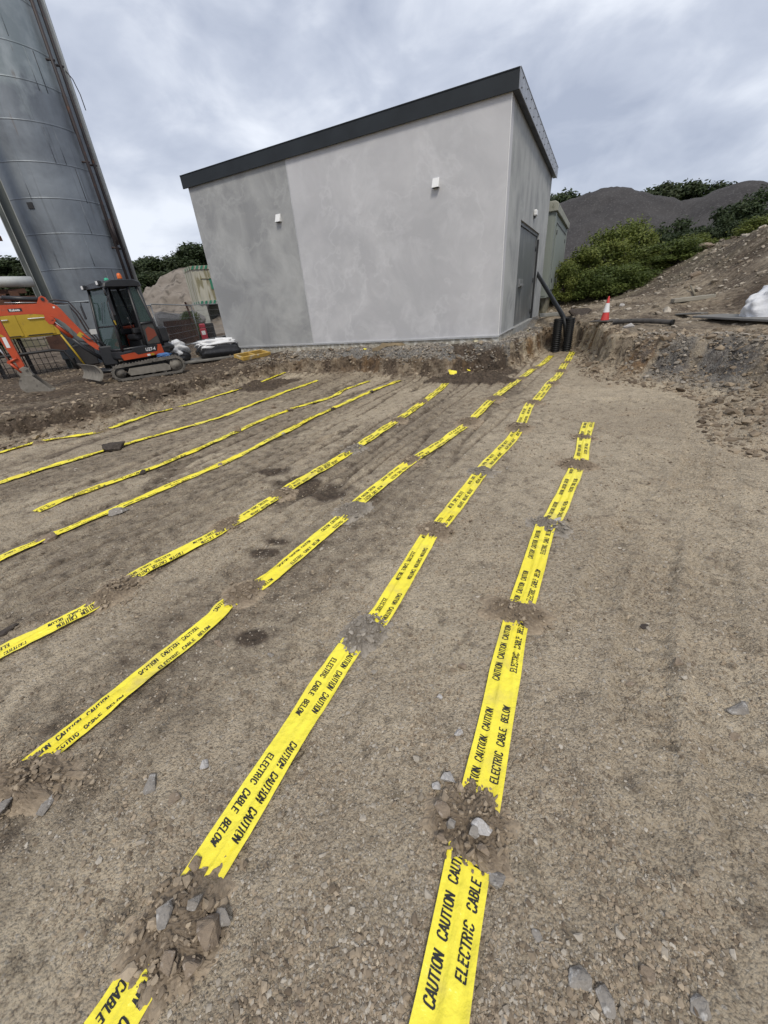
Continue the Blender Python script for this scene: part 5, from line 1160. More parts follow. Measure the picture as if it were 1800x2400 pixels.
for j in range(4):
    pts = [(x_*.1, .02*math.sin(x_*1.9)+j*.03) for x_ in range(0, 15)]
    m = MB(); vs_ = [(x_, y_, j*.30) for x_, y_ in pts] + [(x_+.02, y_-.03, j*.30+.31) for x_, y_ in pts]; n_ = len(pts)
    m.add(vs_ + [(a, b+.02, c) for a, b, c in vs_], [(i, i+1, n_+i+1, n_+i) for i in range(n_-1)] + [(2*n_+i, 3*n_+i, 3*n_+i+1, 2*n_+i+1) for i in range(n_-1)] + [(i+n_, i+n_+1, 3*n_+i+1, 3*n_+i) for i in range(n_-1)]); m.build('sheet', M_rust, sh_, rot=(math.radians(-4), 0, 0), loc=(-j*.05, 0, 0))
MB().box((1.42,-.05,0), (1.52,.1,1.9)).build('post', M_rust, sh_, rot=(0, math.radians(-6), 0))
def rk(bd_, D_, z_, size, kind, lab, flat=.7, el=1.2, nm='boulder'):
    q = BD(bd_, D_); o = bpy.data.objects.new(nm, rock_mesh(nm, size, int(abs(bd_)*100), flat, el, 20)); o.data.materials.append(M_rock[kind]); col.objects.link(o); o.location = (q[0], q[1], interp_z(q[0], q[1])+z_); o.rotation_euler = (.1, .1, bd_); tag(o, lab, 'boulder', 'boulders behind the mesh fence')
rk(-24.1, 29, .9, 1.15, 'grey', 'rounded grey boulder behind the rusty sheets, left one'); rk(-22.6, 30, 1.0, 1.2, 'grey', 'rounded grey boulder behind the rusty sheets, right one'); rk(-23.3, 27.6, .35, .8, 'brown', 'small boulder between the two rounded grey boulders', .8)
o = copy_tree(SH['m']); q = BD(-22.0, 27.2); o.location = (q[0], q[1], .4); o.scale = (.62, .62, .85); o['label'] = 'green scrub growing between rusty sheets and hopper tower'; o['group'] = 'scrub behind the fence'
tb = -20.25; tp = BD(tb, 34.0); M_tow = pm('hopper_cream', (.46,.44,.36), (.35,.34,.28), scale=1.6, stretch=(2,2,.35), rough=.85, c3=(.22,.20,.12), s3=2.2, f3=(.5,.62)); M_green = pm('sign_green', (.02,.17,.10), (.03,.2,.12), rough=.6); M_conc = pm('pale_concrete', (.42,.42,.38), (.33,.33,.29), rough=.9)
tw = empty('hopper_tower', (tp[0], tp[1], .42), math.radians(-tb), 'stained cream hopper tower on concrete legs with green striped trim', 'tower')
def qprism(name, pts, z0, z1, mat, par): return MB().prism(pts, z0, z1, axis='z').build(name, mat, par)
foot = [(-.02, 0), (2.6, .25), (2.6, 2.8), (-.55, 2.2)]
qprism('hopper', foot, 2.22, 4.12, M_tow, tw); qprism('roof', [(a*1.04-.02, b-.06 if b < 1 else b+.1) for a, b in foot], 4.121, 4.34, M_tow, tw)
qprism('ledge', [(a*1.03-.01, b-.04 if b < 1 else b) for a, b in foot], 1.98, 2.219, M_conc, tw)
def stripes(z0, z1, par, n_=9):
    for i in range(n_):
        t0 = i/n_; x0 = t0*2.6; y0 = .25*t0-.075
        MB().prism([(x0, z0), (x0+.14, z0), (x0+.26, z1), (x0+.12, z1)], y0-.006, y0).build('green_stripe', M_green, par)
    for i in range(3):
        t0 = i/3; x0 = -.06-t0*.45; y0 = .12+t0*2.0
        MB().box((x0-.05, y0-.12, z0+.02), (x0-.02, y0+.12, z1-.02)).build('green_stripe', M_green, par)
stripes(4.13, 4.33, tw); stripes(1.99, 2.21, tw)
MB().prism([(-.03, 0), (.38, .04), (.38, .5), (-.4, .9), (-.5, .6)], .0, 1.979, axis='z').build('leg', M_conc, tw); MB().box((2.2,.3,0), (2.6,.8,1.979)).build('leg', M_conc, tw)
m = MB(); m.box((.5,.9,0), (2.2,.96,1.9)); m.build('shade_sheet', pm('dark_opening', (.10,.095,.07), (.06,.06,.045), rough=.95), tw)  # dark sheet between the legs, the opening's shade put into its colour
MB().tube([(.55,.8,1.0), (1.7,.8,1.6)], .035, 6).build('brace', M_blk, tw); MB().tube([(.5,.8,.7), (2.1,.8,.75)], .03, 6).build('brace', M_blk, tw)
o = MB().box((1.02,.06,2.9), (1.45,.085,3.6)).build('sign', M_green, tw); MB().box((.45,.01,3.55), (1.6,.05,3.6)).build('shelf', M_tow, tw)
q = BD(-20.75, 26.2); o = empty('red_pump', (q[0], q[1], interp_z(*q)), .3, 'red fuel pump standing behind the fence post by the hopper tower', 'pump')
M_redp = pm('pump_red', (.42,.04,.06), (.34,.03,.05), rough=.45); MB().rbox((-.17,-.12,0), (.17,.12,.62), .03).build('case', M_redp, o); MB().rbox((-.15,-.1,.62), (.17,.1,.86), .05).build('head', M_redp, o); MB().box((-.1,-.125,.3), (.1,-.1205,.5)).build('panel', M_white, o)
q = BD(-20.1, 26.6); o = MB().rbox((-.28,-.2,0), (.28,.2,.85), .03).build('black_cabinet', M_blk); o.location = (q[0], q[1], interp_z(*q)); tag(o, 'black cabinet right of the red fuel pump', 'cabinet')

# ------------------------------------------------------------------ bags, level frame and litter by the building
def soft(name, cx, cy, cz, rx, ry, rz_, mat, par=None, seed=0, e1=.6, amp=.12, top=1.0):
    nu, nv = 36, 20; U, V = np.meshgrid(np.linspace(0, 2*np.pi, nu, endpoint=False), np.linspace(-np.pi/2, np.pi/2, nv), indexing='ij')
    sg = lambda q, e: np.sign(q)*np.abs(q)**e
    w = 1 + amp*noise(np.cos(U)*2+seed, np.sin(U)*2+V*2, 700+seed) + amp*.6*np.abs(noise(np.cos(U)*5+seed, np.sin(U)*5+V*5, 710+seed))
    x = rx*sg(np.cos(U), e1)*np.abs(np.cos(V))**.5*w; y = ry*sg(np.sin(U), e1)*np.abs(np.cos(V))**.5*w; z = rz_*np.sin(V)*w*top
    idx = np.arange(nu*nv).reshape(nu, nv); i2 = np.roll(idx, -1, axis=0); F = np.stack([idx[:,:-1].ravel(), i2[:,:-1].ravel(), i2[:,1:].ravel(), idx[:,1:].ravel()], 1)
    return fast_mesh(name, np.stack([x.ravel()+cx, y.ravel()+cy, z.ravel()+cz], 1), F, mat, parent=par)
M_bpl = pm('black_polythene', (.015,.015,.017), (.025,.025,.028), rough=.35, bump=.6, bscale=12); M_wpl = pm('white_polythene', (.80,.81,.82), (.68,.69,.71), rough=.4, bump=.6, bscale=9)
q = G(475, 842, .47); gq = interp_z(q[0], q[1])
pal = MB().rbox((-1.05,-.5,0), (1.05,.5,.07), .02); o = pal.build('pallet_sheet', pm('grubby_sheet', (.20,.19,.17), (.10,.095,.085), rough=.7)); o.location = (q[0]+.1, q[1]+.2, gq+.03); o.rotation_euler = (0, 0, math.radians(28)); tag(o, 'grubby grey sheet and pallet lying under the black and white bags', 'pallet')
bg = empty('rubble_bag', (q[0]+.42, q[1]+.42, gq+.10), math.radians(28), 'larger black bag with a white liner standing open by the building corner', 'bag', 'black bags with white liners'); soft('sack', 0, 0, .17, .62, .38, .24, M_bpl, bg, 1, .22, .10); soft('liner', -.02, 0, .36, .58, .34, .12, M_wpl, bg, 2, .5, .42)
bg = empty('rubble_bag', (q[0]-.72, q[1]-.12, gq+.08), math.radians(20), 'smaller black bag with a bunched white liner next to the excavator track', 'bag', 'black bags with white liners'); soft('sack', 0, 0, .13, .40, .30, .17, M_bpl, bg, 3, .7, .14); soft('liner', 0, 0, .33, .33, .24, .20, M_wpl, bg, 4, .9, .55)
q = G(570, 843, .5); q2 = G(635, 830, .5); gq = interp_z(q[0], q[1]); v = (q2-q)[:2]; L_ = float(np.linalg.norm(v)); fr = empty('yellow_batten_frame', (q[0], q[1]-.02, gq+.05), math.atan2(v[1], v[0]), 'yellow painted timber frame lying flat against the building foot', 'frame')
M_yt = pm('yellow_timber', (.52,.33,.06), (.42,.28,.09), scale=4, rough=.7, c3=(.5,.43,.30), s3=6, f3=(.55,.7))
fr.rotation_euler[0] = .22
for a, b in (((0,0,0), (L_,.05,.10)), ((0,.32,0), (L_,.37,.10)), ((0,.051,.01), (.06,.319,.09)), ((L_-.06,.051,.01), (L_,.319,.09)), ((L_*.45,.051,.01), (L_*.45+.06,.319,.09))): MB().rbox(a, b, .006).build('batten', M_yt, fr)
q = G(568, 831, .55); o = MB(); o.lathe([(.0,-.07),(.085,-.07),(.09,-.055),(.055,-.045),(.055,.045),(.09,.055),(.085,.07),(0,.07)], n=20, mtx=Matrix.Rotation(math.pi/2, 4, 'Y')); o = o.build('cable_reel', pm('reel_blue', (.02,.05,.075), (.03,.07,.10), rough=.5)); o.location = (q[0], q[1], interp_z(q[0], q[1])+.10); o.rotation_euler = (0,0,.6); tag(o, 'small dark blue reel on the ground against the building plinth', 'reel')
def rag(name, a, b, w, hgt, mat, lab, cat, seed, z=.55):
    A = G(*a, z); B = G(*b, z); v = (B-A)[:2]; L_ = float(np.linalg.norm(v)); n1, n2 = 26, 10; U, V = np.meshgrid(np.linspace(0, 1, n1), np.linspace(-1, 1, n2), indexing='ij'); th = math.atan2(v[1], v[0])
    ww = w*(.35+.65*np.sin(U*np.pi)**.6)*(1+.3*noise(U*4, V*0, 720+seed)); x = U*L_; y = V*ww; zz_ = hgt*(1-V**2)*(.6+.5*noise(U*5+seed, V*1.5, 721)) + .015*noise(U*12, V*4, 722)
    X_ = A[0] + x*math.cos(th) - y*math.sin(th); Y_ = A[1] + x*math.sin(th) + y*math.cos(th); Zg = interp_zv(X_.ravel(), Y_.ravel()).reshape(X_.shape)+.02
    idx = np.arange(n1*n2).reshape(n1, n2); F = np.stack([idx[:-1,:-1].ravel(), idx[1:,:-1].ravel(), idx[1:,1:].ravel(), idx[:-1,1:].ravel()], 1)
    return tag(fast_mesh(name, np.stack([X_.ravel(), Y_.ravel(), (Zg+zz_).ravel()], 1), F, mat), lab, cat)
rag('sacking', (872, 818), (985, 806), .09, .10, pm('hessian', (.26,.20,.12), (.17,.13,.08), rough=.95, bump=.5), 'long strip of brown sacking against the foot of the front wall', 'sacking', 1)
rag('polythene_scrap', (1058, 806), (1098, 801), .10, .07, M_wpl, 'crumpled white polythene on the bank near the building corner', 'polythene', 2)
rag('foam_scrap', (1110, 806), (1128, 800), .08, .04, pm('foam_board', (.60,.55,.38), (.5,.46,.3), rough=.8), 'cream foam board scrap right of the white polythene', 'scrap', 4)
def scrap(px_, py_, z, s, lab, rx=.6, rz=.5):
    p = G(px_, py_, z); U, V = np.meshgrid(np.linspace(-1, 1, 8), np.linspace(-1, 1, 5), indexing='ij'); zz_ = .25*s*noise(U*1.4+px_, V*1.4, 730) + .1*s*np.abs(U)
    idx = np.arange(40).reshape(8, 5); F = np.stack([idx[:-1,:-1].ravel(), idx[1:,:-1].ravel(), idx[1:,1:].ravel(), idx[:-1,1:].ravel()], 1)
    o = fast_mesh('tape_scrap', np.stack([(U*s).ravel(), (V*s*.55).ravel(), zz_.ravel()], 1), F, M_tape); o.location = (p[0], p[1], interp_z(p[0], p[1])+s*.35); o.rotation_euler = (rx, .2, rz); tag(o, lab, 'tape scrap', 'loose scraps of yellow tape')
scrap(1061, 873, .12, .10, 'crumpled yellow tape scrap standing in the dark soil below the building', .9, .3)
scrap(856, 817, .55, .05, 'small yellow tape scrap at the foot of the front wall left of the sacking')
scrap(1099, 851, .25, .045, 'tiny yellow tape scrap on the bank above the dark soil')
scrap(1237, 781, .50, .085, 'yellow tape scrap hanging on the lip of the narrow trench', 1.1, 1.2)

# ------------------------------------------------------------------ mini excavator
EC = np.array([-6.03, 11.3]); EA = math.atan2(-.513, -.858); EZ = interp_z(-6.0, 11.0)
exc = empty('mini_excavator', (EC[0], EC[1], EZ+.01), EA, 'orange red and black mini excavator on rubber tracks standing left of the building', 'excavator')
M_or = pm('excavator_orange', (.52,.075,.022), (.42,.058,.018), scale=2.5, rough=.38, c3=(.25,.10,.06), s3=7, f3=(.64,.76), spec=.5)
M_bk = pm('excavator_black', (.016,.017,.020), (.026,.027,.030), rough=.42, c3=(.08,.07,.06), s3=6, f3=(.62,.8))
M_rub = pm('muddy_rubber', (.10,.092,.080), (.17,.155,.135), scale=8, rough=.9, bump=.6, bscale=20, c3=(.03,.028,.025), s3=14)
M_mud = pm('muddy_steel', (.17,.155,.13), (.24,.22,.19), scale=6, rough=.85, bump=.4, bscale=25, c3=(.07,.062,.055), s3=9)
M_rod = pm('chrome_rod', (.55,.55,.55), (.45,.45,.45), rough=.25, metal=.8)
gm, nt, bs = mat_base('tinted_glass', .08, 0, .5); bs.inputs['Base Color'].default_value = (.05,.085,.08,1); bs.inputs['Alpha'].default_value = .42
nmx = nd(nt, 'ShaderNodeTexNoise'); nmx.inputs['Scale'].default_value = 3; mr = nd(nt, 'ShaderNodeMapRange'); mr.inputs['To Min'].default_value = .55; mr.inputs['To Max'].default_value = .82; nt.links.new(nmx.outputs['Fac'], mr.inputs[0]); nt.links.new(mr.outputs[0], bs.inputs['Alpha'])
M_glass = gm
def stadium(x0, x1, z0r, r0, r1, n=14):
    """outline of a track: rear wheel (x0, radius r0), front wheel (x1, radius r1), both resting on z0r"""
    P = []
    for i in range(n+1): a = math.pi*1.5 - math.pi*i/n; P.append((x0 + r0*math.cos(a), z0r + r0 + r0*math.sin(a)))
    for i in range(n+1): a = math.pi*.5 - math.pi*i/n; P.append((x1 + r1*math.cos(a), z0r + r1 + r1*math.sin(a)))
    return P
def track(y0, y1):
    m = MB(); out = stadium(-.64, .66, .0, .205, .175); inn = stadium(-.64, .66, .05, .155, .125); n = len(out)
    vs_ = []
    for y in (y0, y1):
        vs_ += [(x, y, z) for x, z in out] + [(x, y, z) for x, z in inn]
    fs = []
    for i in range(n):
        j = (i+1) % n; fs += [(i, j, 2*n+j, 2*n+i), (n+j, n+i, 3*n+i, 3*n+j), (j, i, n+i, n+j), (2*n+i, 2*n+j, 3*n+j, 3*n+i)]
    m.add(vs_, fs)
    s = 0; P = [Vector((x, 0, z)) for x, z in out]; k = 0
    per = sum((P[(i+1) % n]-P[i]).length for i in range(n)); step = per/52; acc = 0
    for i in range(n):
        a, b = P[i], P[(i+1) % n]; L_ = (b-a).length
        if L_ < 1e-6: continue
        d = (b-a)/L_; nn_ = Vector((d.z, 0, -d.x)); nn_ = nn_ if (nn_.dot((a+b)/2-Vector((0,0,.19)))) > 0 else -nn_
        while acc < L_:
            c = a + d*acc; mt = Matrix(((d.x, 0, nn_.x, c.x), (0, 1, 0, 0), (d.z, 0, nn_.z, c.z), (0,0,0,1)))
            m.box((-.016, y0+.005, -.004), (.016, y1-.005, .019), mtx=mt); acc += step
        acc -= L_
    t = m.build('track', M_rub, exc)
    f = MB(); f.prism([(-.48,.10),(.46,.09),(.50,.16),(.44,.26),(-.40,.27),(-.50,.20)], y0+.05, y1-.02, bev=.012); f.build('track_frame', M_mud, t)
    for x_, z_, r_ in ((-.64,.205,.15), (.66,.178,.115)):
        q = MB(); q.lathe([(0,-.11),(r_,-.11),(r_,.11),(r_*.55,.115),(r_*.5,.15),(0,.155)], n=22, mtx=Matrix.Translation((x_, (y0+y1)/2, z_)) @ Matrix.Rotation(-math.pi/2 if y1 > 0 else math.pi/2, 4, 'X')); q.build('wheel', M_mud if x_ < 0 else M_rub, t)
    for x_ in (-.34, -.06, .22):
        q = MB(); q.lathe([(0,-.1),(.062,-.1),(.062,.1),(.03,.12),(0,.12)], n=14, mtx=Matrix.Translation((x_, (y0+y1)/2, .108)) @ Matrix.Rotation(-math.pi/2 if y1 > 0 else math.pi/2, 4, 'X')); q.build('roller', M_rub, t)
    return t
track(.45, .75); track(-.75, -.45)
MB().rbox((-.45,-.46,.16), (.52,.46,.40), .02).build('undercarriage', M_bk, exc)
m = MB(); m.lathe([(.30,.40),(.34,.41),(.34,.455),(.30,.46)], n=28); m.build('slew_ring', M_bk, exc)
m = MB(); vs_ = []; n_ = 9
for y in (-.75, .75):
    for i in range(n_): t = i/(n_-1); vs_.append((1.14 - .09*math.sin(t*math.pi), y, .07+.36*t))
    for i in range(n_): t = i/(n_-1); vs_.append((1.10 - .09*math.sin(t*math.pi), y, .07+.36*t))
fs = [(i, i+1, 2*n_+i+1, 2*n_+i) for i in range(n_-1)] + [(n_+i+1, n_+i, 3*n_+i, 3*n_+i+1) for i in range(n_-1)] + [(i, n_+i, n_+i+1, i+1) for i in range(n_-1)] + [(2*n_+i, 2*n_+i+1, 3*n_+i+1, 3*n_+i) for i in range(n_-1)] + [(0, 2*n_, 3*n_, n_), (n_-1, 2*n_-1, 4*n_-1, 3*n_-1)]
vs_ = [(x+(.75-y)/1.5*.42, y, z) for x, y, z in vs_]; m.add(vs_, fs); bld_ = m.build('dozer_blade', M_mud, exc)
for s_ in (-1, 1): MB().tube([(.4, s_*.30, .22), (1.16 - s_*.10, s_*.36, .24)], .045, 8).build('blade_arm', M_bk, bld_)
# upper structure, slewed a little towards the camera
TH = math.radians(26); UL = (.08, -.06, 0)
def up(m, name, mat, par=None, bevel=0.0):
    return m.build(name, mat, exc if par is None else par, loc=UL if par is None else None, rot=(0, 0, TH) if par is None else None, bevel=bevel)
m = MB(); m.rbox((-.62,-.72,.46), (.66,.50,.66), .04); up(m, 'deck', M_bk)
def sk(pts, y0, y1, nm, mt, par=None): m = MB(); m.prism(pts, y0, y1, bev=.008); return up(m, nm, mt, par)
sk([(.74,.58),(.40,.60),(.33,.535),(-.20,.555),(-.27,.71),(-.36,.71),(-.38,.49),(.1,.46),(.70,.455)], .501, .545, 'red_skirt', M_or)
o_ = sk([(.42,.605),(.35,.54),(-.19,.56),(-.26,.705),(.42,.69)], .501, .54, 'side_panel', M_bk)
m = MB(); m.rbox((-.80,-.62,.48), (-.385,.50,.72), .09); up(m, 'counterweight', M_bk)
m = MB(); m.rbox((-.66,-.72,.66), (.25,-.46,1.22), .05); up(m, 'engine_hood', M_or)
m = MB(); m.rbox((-.74,-.45,.722), (-.46,.44,1.12), .05); up(m, 'rear_hood', M_bk)
def text_mesh(txt, size, mat, name, parent, mtx, ext=.0015, shear=0.0):
    c = bpy.data.curves.new('t', 'FONT'); c.body = txt; c.size = size; c.extrude = ext; c.shear = shear; c.offset = .0025; t = bpy.data.objects.new('t', c); col.objects.link(t)
    dg = bpy.context.evaluated_depsgraph_get(); me = bpy.data.meshes.new_from_object(t.evaluated_get(dg)); bpy.data.objects.remove(t); me.transform(mtx); me.materials.clear(); me.materials.append(mat)
    o = bpy.data.objects.new(name, me); col.objects.link(o); o.parent = parent; return o
FY = Matrix(((-1,0,0,0),(0,0,1,0),(0,1,0,0),(0,0,0,1)))        # text facing +Y, reading towards -X
text_mesh('U27-4', .105, M_white, 'model_lettering', o_, Matrix.Translation((.10, .5425, .592)) @ FY, .001, .15)
MB().box((.02,.546,.475), (.10,.549,.52)).build('sticker', M_white, exc, loc=UL, rot=(0,0,TH)); MB().box((-.09,.546,.478), (.0,.549,.522)).build('sticker', M_yel, exc, loc=UL, rot=(0,0,TH))
# cab: pillars lean in towards the roof
cabr = MB()
def lp(xb, xt, y, z0=.66, z1=2.06, r=.035, m=None, yt=None):
    (m or cabr).tube([(xb, y, z0), (xb+(xt-xb)*.25, y, z0+(z1-z0)*.35), (xt, (yt if yt is not None else y)*.97, z1)], r, 8)
YN, YF = .44, -.44
for y in (YN, YF):
    lp(.62, .43, y, r=.036); lp(-.02, -.06, y, r=.032); lp(-.46, -.27, y, r=.036)
    cabr.tube([(.60, y, .69), (-.46, y, .71)], .03, 8); cabr.tube([(-.02, y, 1.22), (-.40, y, 1.24)], .03, 8); cabr.tube([(.43, y*.97, 2.06), (-.27, y*.97, 2.07)], .035, 8)
for z_, x_ in ((.69,.62), (2.05,.43)): cabr.tube([(x_, YN, z_), (x_, YF, z_)], .03, 8)
cabr.tube([(.55, YN, 1.22), (.55, YF, 1.22)], .016, 8)
for z_, x_ in ((.71,-.46), (1.24,-.39), (2.06,-.27)): cabr.tube([(x_, YN, z_), (x_, YF, z_)], .03, 8)
cabo = up(cabr, 'cab_frame', M_bk)
m = MB(); m.prism([(.53,2.04),(.49,2.12),(.32,2.18),(-.24,2.19),(-.38,2.13),(-.40,2.04)], -.49, .49, bev=.035); up(m, 'roof', M_bk, cabo)
def pane(pts, par=cabo): m = MB(); n_ = Vector(pts[1])-Vector(pts[0]); b_ = Vector(pts[2])-Vector(pts[1]); nn_ = n_.cross(b_).normalized()*.004; k = len(pts); m.add([tuple(Vector(p)+nn_) for p in pts] + [tuple(Vector(p)-nn_) for p in pts], [tuple(range(k)), tuple(range(2*k-1, k-1, -1))] + [(i, k+i, k+(i+1) % k, (i+1) % k) for i in range(k)]); return m.build('window', M_glass, par)
pane([(.545,-.40,1.24), (.545,.40,1.24), (.43,.39,2.02), (.43,-.39,2.02)]); pane([(.605,-.40,.72), (.605,.40,.72), (.555,.40,1.20), (.555,-.40,1.20)])
pane([(-.06,YN,1.25), (-.38,YN,1.27), (-.27,YN*.97,2.02), (-.08,YN*.97,2.02)]); pane([(-.06,YF,1.25), (-.38,YF,1.27), (-.27,YF*.97,2.02), (-.08,YF*.97,2.02)])
pane([(.58,YF,.74), (.0,YF,.74), (-.03,YF,1.98), (.42,YF,1.98)]); pane([(-.39,-.40,1.27), (-.39,.40,1.27), (-.28,.39,2.02), (-.28,-.39,2.02)])
m = MB(); m.prism([(-.03,.74),(-.05,1.2),(-.39,1.21),(-.44,.74)], YN-.012, YN+.004); o = m.build('lower_side_panel', pm('grey_side_panel', (.075,.075,.07), (.055,.055,.052), rough=.5), cabo)
m = MB(); m.prism([(-.10,.80),(-.13,1.08),(-.22,1.14),(-.36,1.06),(-.38,.92)], YN+.0045, YN+.010); m.build('orange_panel', pm('dull_orange', (.26,.065,.035), (.2,.05,.03), rough=.5), o)
m = MB(); m.rbox((-.34,-.24,.86), (.04,.24,1.0), .04); m.rbox((-.40,-.22,1.0), (-.26,.22,1.55), .05); st = m.build('seat', pm('seat_grey', (.09,.09,.095), (.06,.06,.065), rough=.8), cabo)
m = MB(); m.rbox((-.30,-.30,.68), (.0,.30,.855), .02); m.build('seat_base', M_bk, cabo)
for y in (-.29, .29):
    m = MB(); m.rbox((-.2,y-.06,1.0), (.12,y+.06,1.14), .03); m.tube([(.08,y,1.12), (.12,y,1.30)], .012, 6); m.lathe([(0,.0),(.026,.02),(.022,.09),(0,.10)], (.12,y,1.29), 8); m.build('control_console', M_bk, cabo)
m = MB(); m.tube([(.42,-.06,.70), (.38,-.06,1.02)], .012, 6); m.tube([(.42,.06,.70), (.38,.06,1.02)], .012, 6); m.build('travel_lever', M_bk, cabo)
MB().box((-.0,-.40,.665), (.58,.40,.68)).build('floor_mat', M_mud, cabo)
# hinge-side hardware, mirrors, lights, beacons
def lightm(x, y, z, nm='work_light'):
    m = MB(); m.rbox((x-.04,y-.055,z-.05), (x+.05,y+.055,z+.05), .015); o = m.build(nm, M_bk, cabo); m = MB(); m.box((x+.0505,y-.042,z-.036), (x+.055,y+.042,z+.036)); m.build('lens', M_white, o); return o
lightm(.52,-.40,2.09); lightm(.50,.30,2.13)
MB().tube([(.47,.45,2.03), (.55,.50,2.0), (.56,.52,1.86)], .022, 8).build('mirror_arm', M_bk, cabo)
m = MB(); m.rbox((.505,.475,1.42), (.555,.585,1.86), .025); m.build('mirror', M_bk, cabo)
MB().tube([(.56,.56,1.80), (.64,.60,1.72), (.66,.58,1.40), (.58,.50,1.16), (.56,.46,1.14)], .012, 7).build('grab_rail', M_bk, cabo)
MB().box((.545,.462,1.24), (.575,.48,1.34)).build('sticker', M_yel, cabo)
MB().tube([(.52,-.46,1.78), (.66,-.54,1.80), (.68,-.56,1.70)], .012, 7).build('mirror_arm', M_bk, cabo)
m = MB(); m.rbox((.67,-.60,1.42), (.70,-.52,1.72), .012); m.build('mirror', M_bk, cabo)
MB().tube([(.57,-.1,1.3), (.50,.12,1.75)], .006, 5).build('wiper', M_bk, cabo)
m = MB(); m.lathe([(.0,.0),(.055,.0),(.055,.05),(.042,.08),(0,.095)], (.05,-.18,2.185), 16); m.build('green_beacon', pm('beacon_green', (.02,.38,.22), (.02,.30,.18), rough=.35), cabo)
m = MB(); m.lathe([(.055,.10),(.055,.16),(.04,.21),(0,.225)], (-.36,-.30,2.17), 16); b_ = m.build('orange_beacon', pm('beacon_orange', (.75,.16,.015), (.62,.12,.012), rough=.35), cabo)
m = MB(); m.tube([(-.36,-.30,2.08), (-.36,-.30,2.24)], .02, 8); m.lathe([(0,.06),(.05,.06),(.05,.099),(0,.099)], (-.36,-.30,2.17), 14); m.build('beacon_stem', M_bk, cabo)
# swing post and boom (straight ahead of the tracks)
m = MB(); m.rbox((.60,-.16,.34), (.92,.16,.80), .03); m.tube([(.88,0,.28), (.88,0,.90)], .07, 12); up_ = m.build('swing_post', M_bk, exc)
r = random.Random(4)
for j in range(5): y = -.10+.05*j; MB().tube([(.66, y, .78-.05*j), (.86, y*1.2, .95), (1.05, y*.5+.05, .98), (1.2, .05, 1.16)], .013, 6).build('hose', M_bk, up_)
bo_ = [(2.78,1.60),(2.80,1.72),(2.41,1.83),(1.74,1.81),(1.66,1.93),(1.60,1.965),(1.54,1.93),(1.50,1.81),(1.39,1.75),(1.33,1.65),(1.26,1.48),(1.10,1.16),(.88,.80),(.84,.74),(.90,.70),(.98,.75),(1.10,.90),(1.24,1.15),(1.37,1.37),(1.46,1.47),(1.56,1.53),(1.72,1.59),(1.90,1.62),(2.44,1.62)]
def plates(pts, y, t=.012): pass
m = MB(); m.prism(bo_, -.075, .075, bev=.006); boom = m.build('boom', M_or, exc)
m = MB(); m.prism([(1.70,1.60),(1.56,1.55),(1.52,1.45),(1.60,1.37),(1.68,1.38),(1.72,1.48)], -.085, .085, bev=.006); m.tube([(1.60,-.1,1.49), (1.60,.1,1.49)], .035, 10); m.build('cylinder_bracket', M_or, boom)
MB().tube([(1.60,-.09,1.89), (1.60,.095,1.89)], .035, 10).build('pin', M_bk, boom)
MB().box((2.05,.0755,1.68), (2.30,.0775,1.745)).build('badge', M_bk, boom)
text_mesh('Kubota', .062, M_white, 'badge_lettering', boom, Matrix.Translation((2.275, .0785, 1.695)) @ FY, .0005)
m = MB(); m.add([(1.10,.0765,1.10),(1.16,.0765,1.17),(1.25,.0765,1.10),(1.19,.0765,1.03)], [(0,1,2,3)]); m.build('warning_sticker', M_yel, boom, rot=(0,0,0))
MB().box((1.44,.0765,1.70), (1.475,.078,1.735)).build('sticker', M_white, boom)
m = MB(); m.tube([(1.62,0,1.45), (1.36,0,1.05)], .05, 12); m.build('boom_cylinder', M_or, exc)
MB().tube([(1.38,.06,1.18), (1.62,.06,1.50)], .014, 8).build('hydraulic_pipe', M_rod, exc)
m = MB(); m.tube([(1.40,0,1.08), (1.20,0,.80), (.92,0,.50)], .045, 12); m.build('cylinder_rod', M_bk, exc)
m = MB(); m.tube([(1.62,0,1.89), (2.30,0,1.965)], .048, 14); ac = m.build('arm_cylinder', M_bk, exc); MB().tube([(2.30,0,1.965), (2.78,0,2.0)], .024, 12).build('rod', M_rod, ac)
MB().tube([(1.70,.05,1.83), (2.0,.06,1.85), (2.3,.06,1.87)], .010, 6).build('hose', M_rod, ac)
m = MB(); m.prism([(2.52,1.62),(2.50,.80),(2.49,.58),(2.54,.50),(2.60,.53),(2.64,.80),(2.70,1.2),(2.80,1.56),(2.86,1.92),(2.80,2.05),(2.72,2.0),(2.66,1.78)], -.055, .055, bev=.005); arm = m.build('arm', M_or, exc)
MB().box((2.57,.0555,.98), (2.64,.0575,1.20)).build('sticker', M_white, arm); MB().prism([(2.58,1.21),(2.66,1.21),(2.63,1.27)], .0555, .0575).build('sticker', M_yel, arm)
m = MB(); m.tube([(2.86,0,1.60), (2.80,0,1.05)], .038, 12); bc = m.build('bucket_cylinder', M_bk, exc); MB().tube([(2.80,0,1.06), (2.73,0,.70)], .018, 10).build('rod', M_rod, bc)
m = MB()
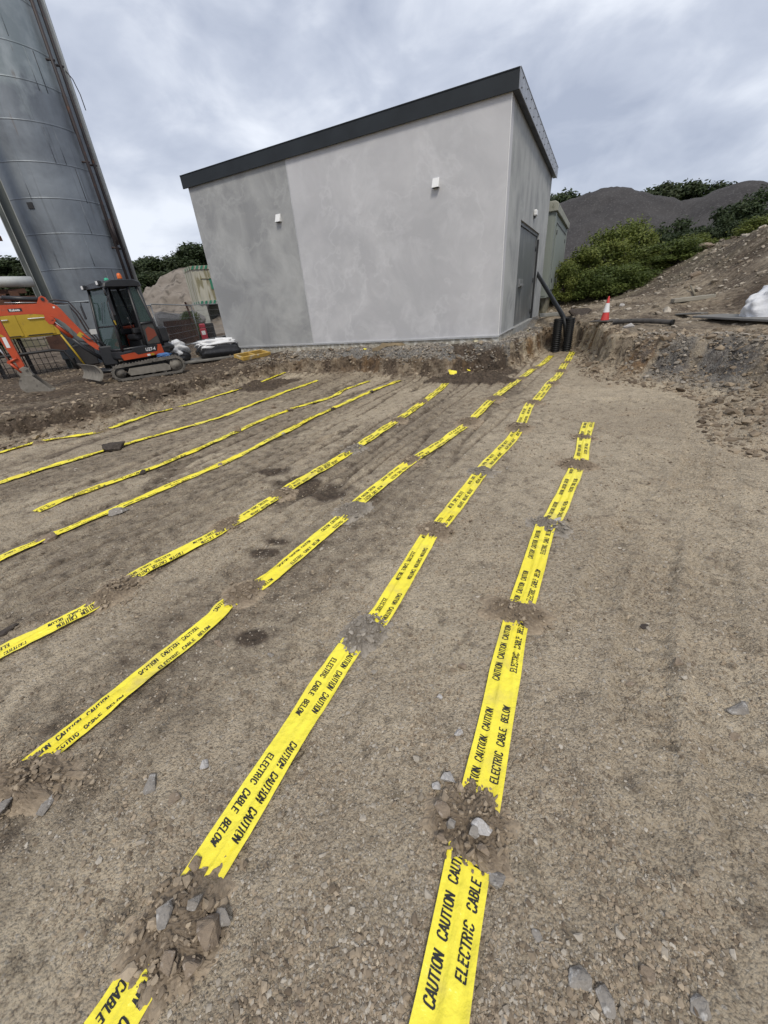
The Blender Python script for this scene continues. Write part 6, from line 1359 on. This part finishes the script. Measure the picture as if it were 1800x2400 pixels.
for y in (-.075, .075): m.tube([(2.73,y,.68), (2.55,y,.75)], .024, 8); m.tube([(2.73,y,.68), (2.60,y,.44)], .026, 8)
m.tube([(2.73,-.10,.68), (2.73,.10,.68)], .034, 10); m.build('bucket_link', M_or, exc)
m = MB(); m.prism([(2.66,.50),(2.52,.56),(2.44,.50),(2.40,.34),(2.52,.27),(2.64,.32),(2.68,.42)], -.085, .085, bev=.01); m.tube([(2.50,-.12,.50), (2.50,.12,.50)], .03, 10); m.tube([(2.56,-.12,.36), (2.56,.12,.36)], .03, 10); m.build('quick_hitch', M_mud, exc)
BZ0 = .06
def bz(x, z): return (x, z+BZ0)
shell = [bz(*p) for p in [(2.42,.30),(2.56,.33),(2.66,.27),(2.72,.16),(2.73,.05),(2.68,-.04),(2.58,-.085),(2.44,-.10),(2.28,-.10),(2.16,-.09)]]
m = MB(); n_ = len(shell); c_ = np.array([2.45, .1+BZ0]); inn = [tuple(np.array(p)+(c_-np.array(p))/np.linalg.norm(c_-np.array(p))*.018) for p in shell]
vs_ = [(x, y, z) for y in (-.24, .24) for x, z in shell + inn]
fs = []
for i in range(n_-1): fs += [(i, i+1, 2*n_+i+1, 2*n_+i), (n_+i+1, n_+i, 3*n_+i, 3*n_+i+1)]
fs += [(0, 2*n_, 3*n_, n_), (n_-1, 2*n_-1, 4*n_-1, 3*n_-1)]; m.add(vs_, fs)
bk = m.build('bucket', M_mud, exc)
for y in (-.252, .2405): MB().prism(shell, y, y+.012).build('side_plate', M_mud, bk)
for j in range(4): y = -.2+j*.125; MB().prism([(2.18,-.03),(2.06,-.035),(2.18,-.055)], y, y+.05).build('tooth', M_mud, bk, loc=(0,0,0))
# a blue rag on the back of the track
p = EC + np.array([-.858,-.513])*(-.45) + np.array([.513,-.858])*.42
o = soft('blue_rag', 0, 0, 0, .17, .10, .05, pm('blue_cloth', (.09,.20,.42), (.06,.14,.32), rough=.9), None, 8, .8, .3); o.location = (p[0], p[1], EZ+.45); tag(o, 'bundled blue rag lying on the rear of the excavator track', 'rag')
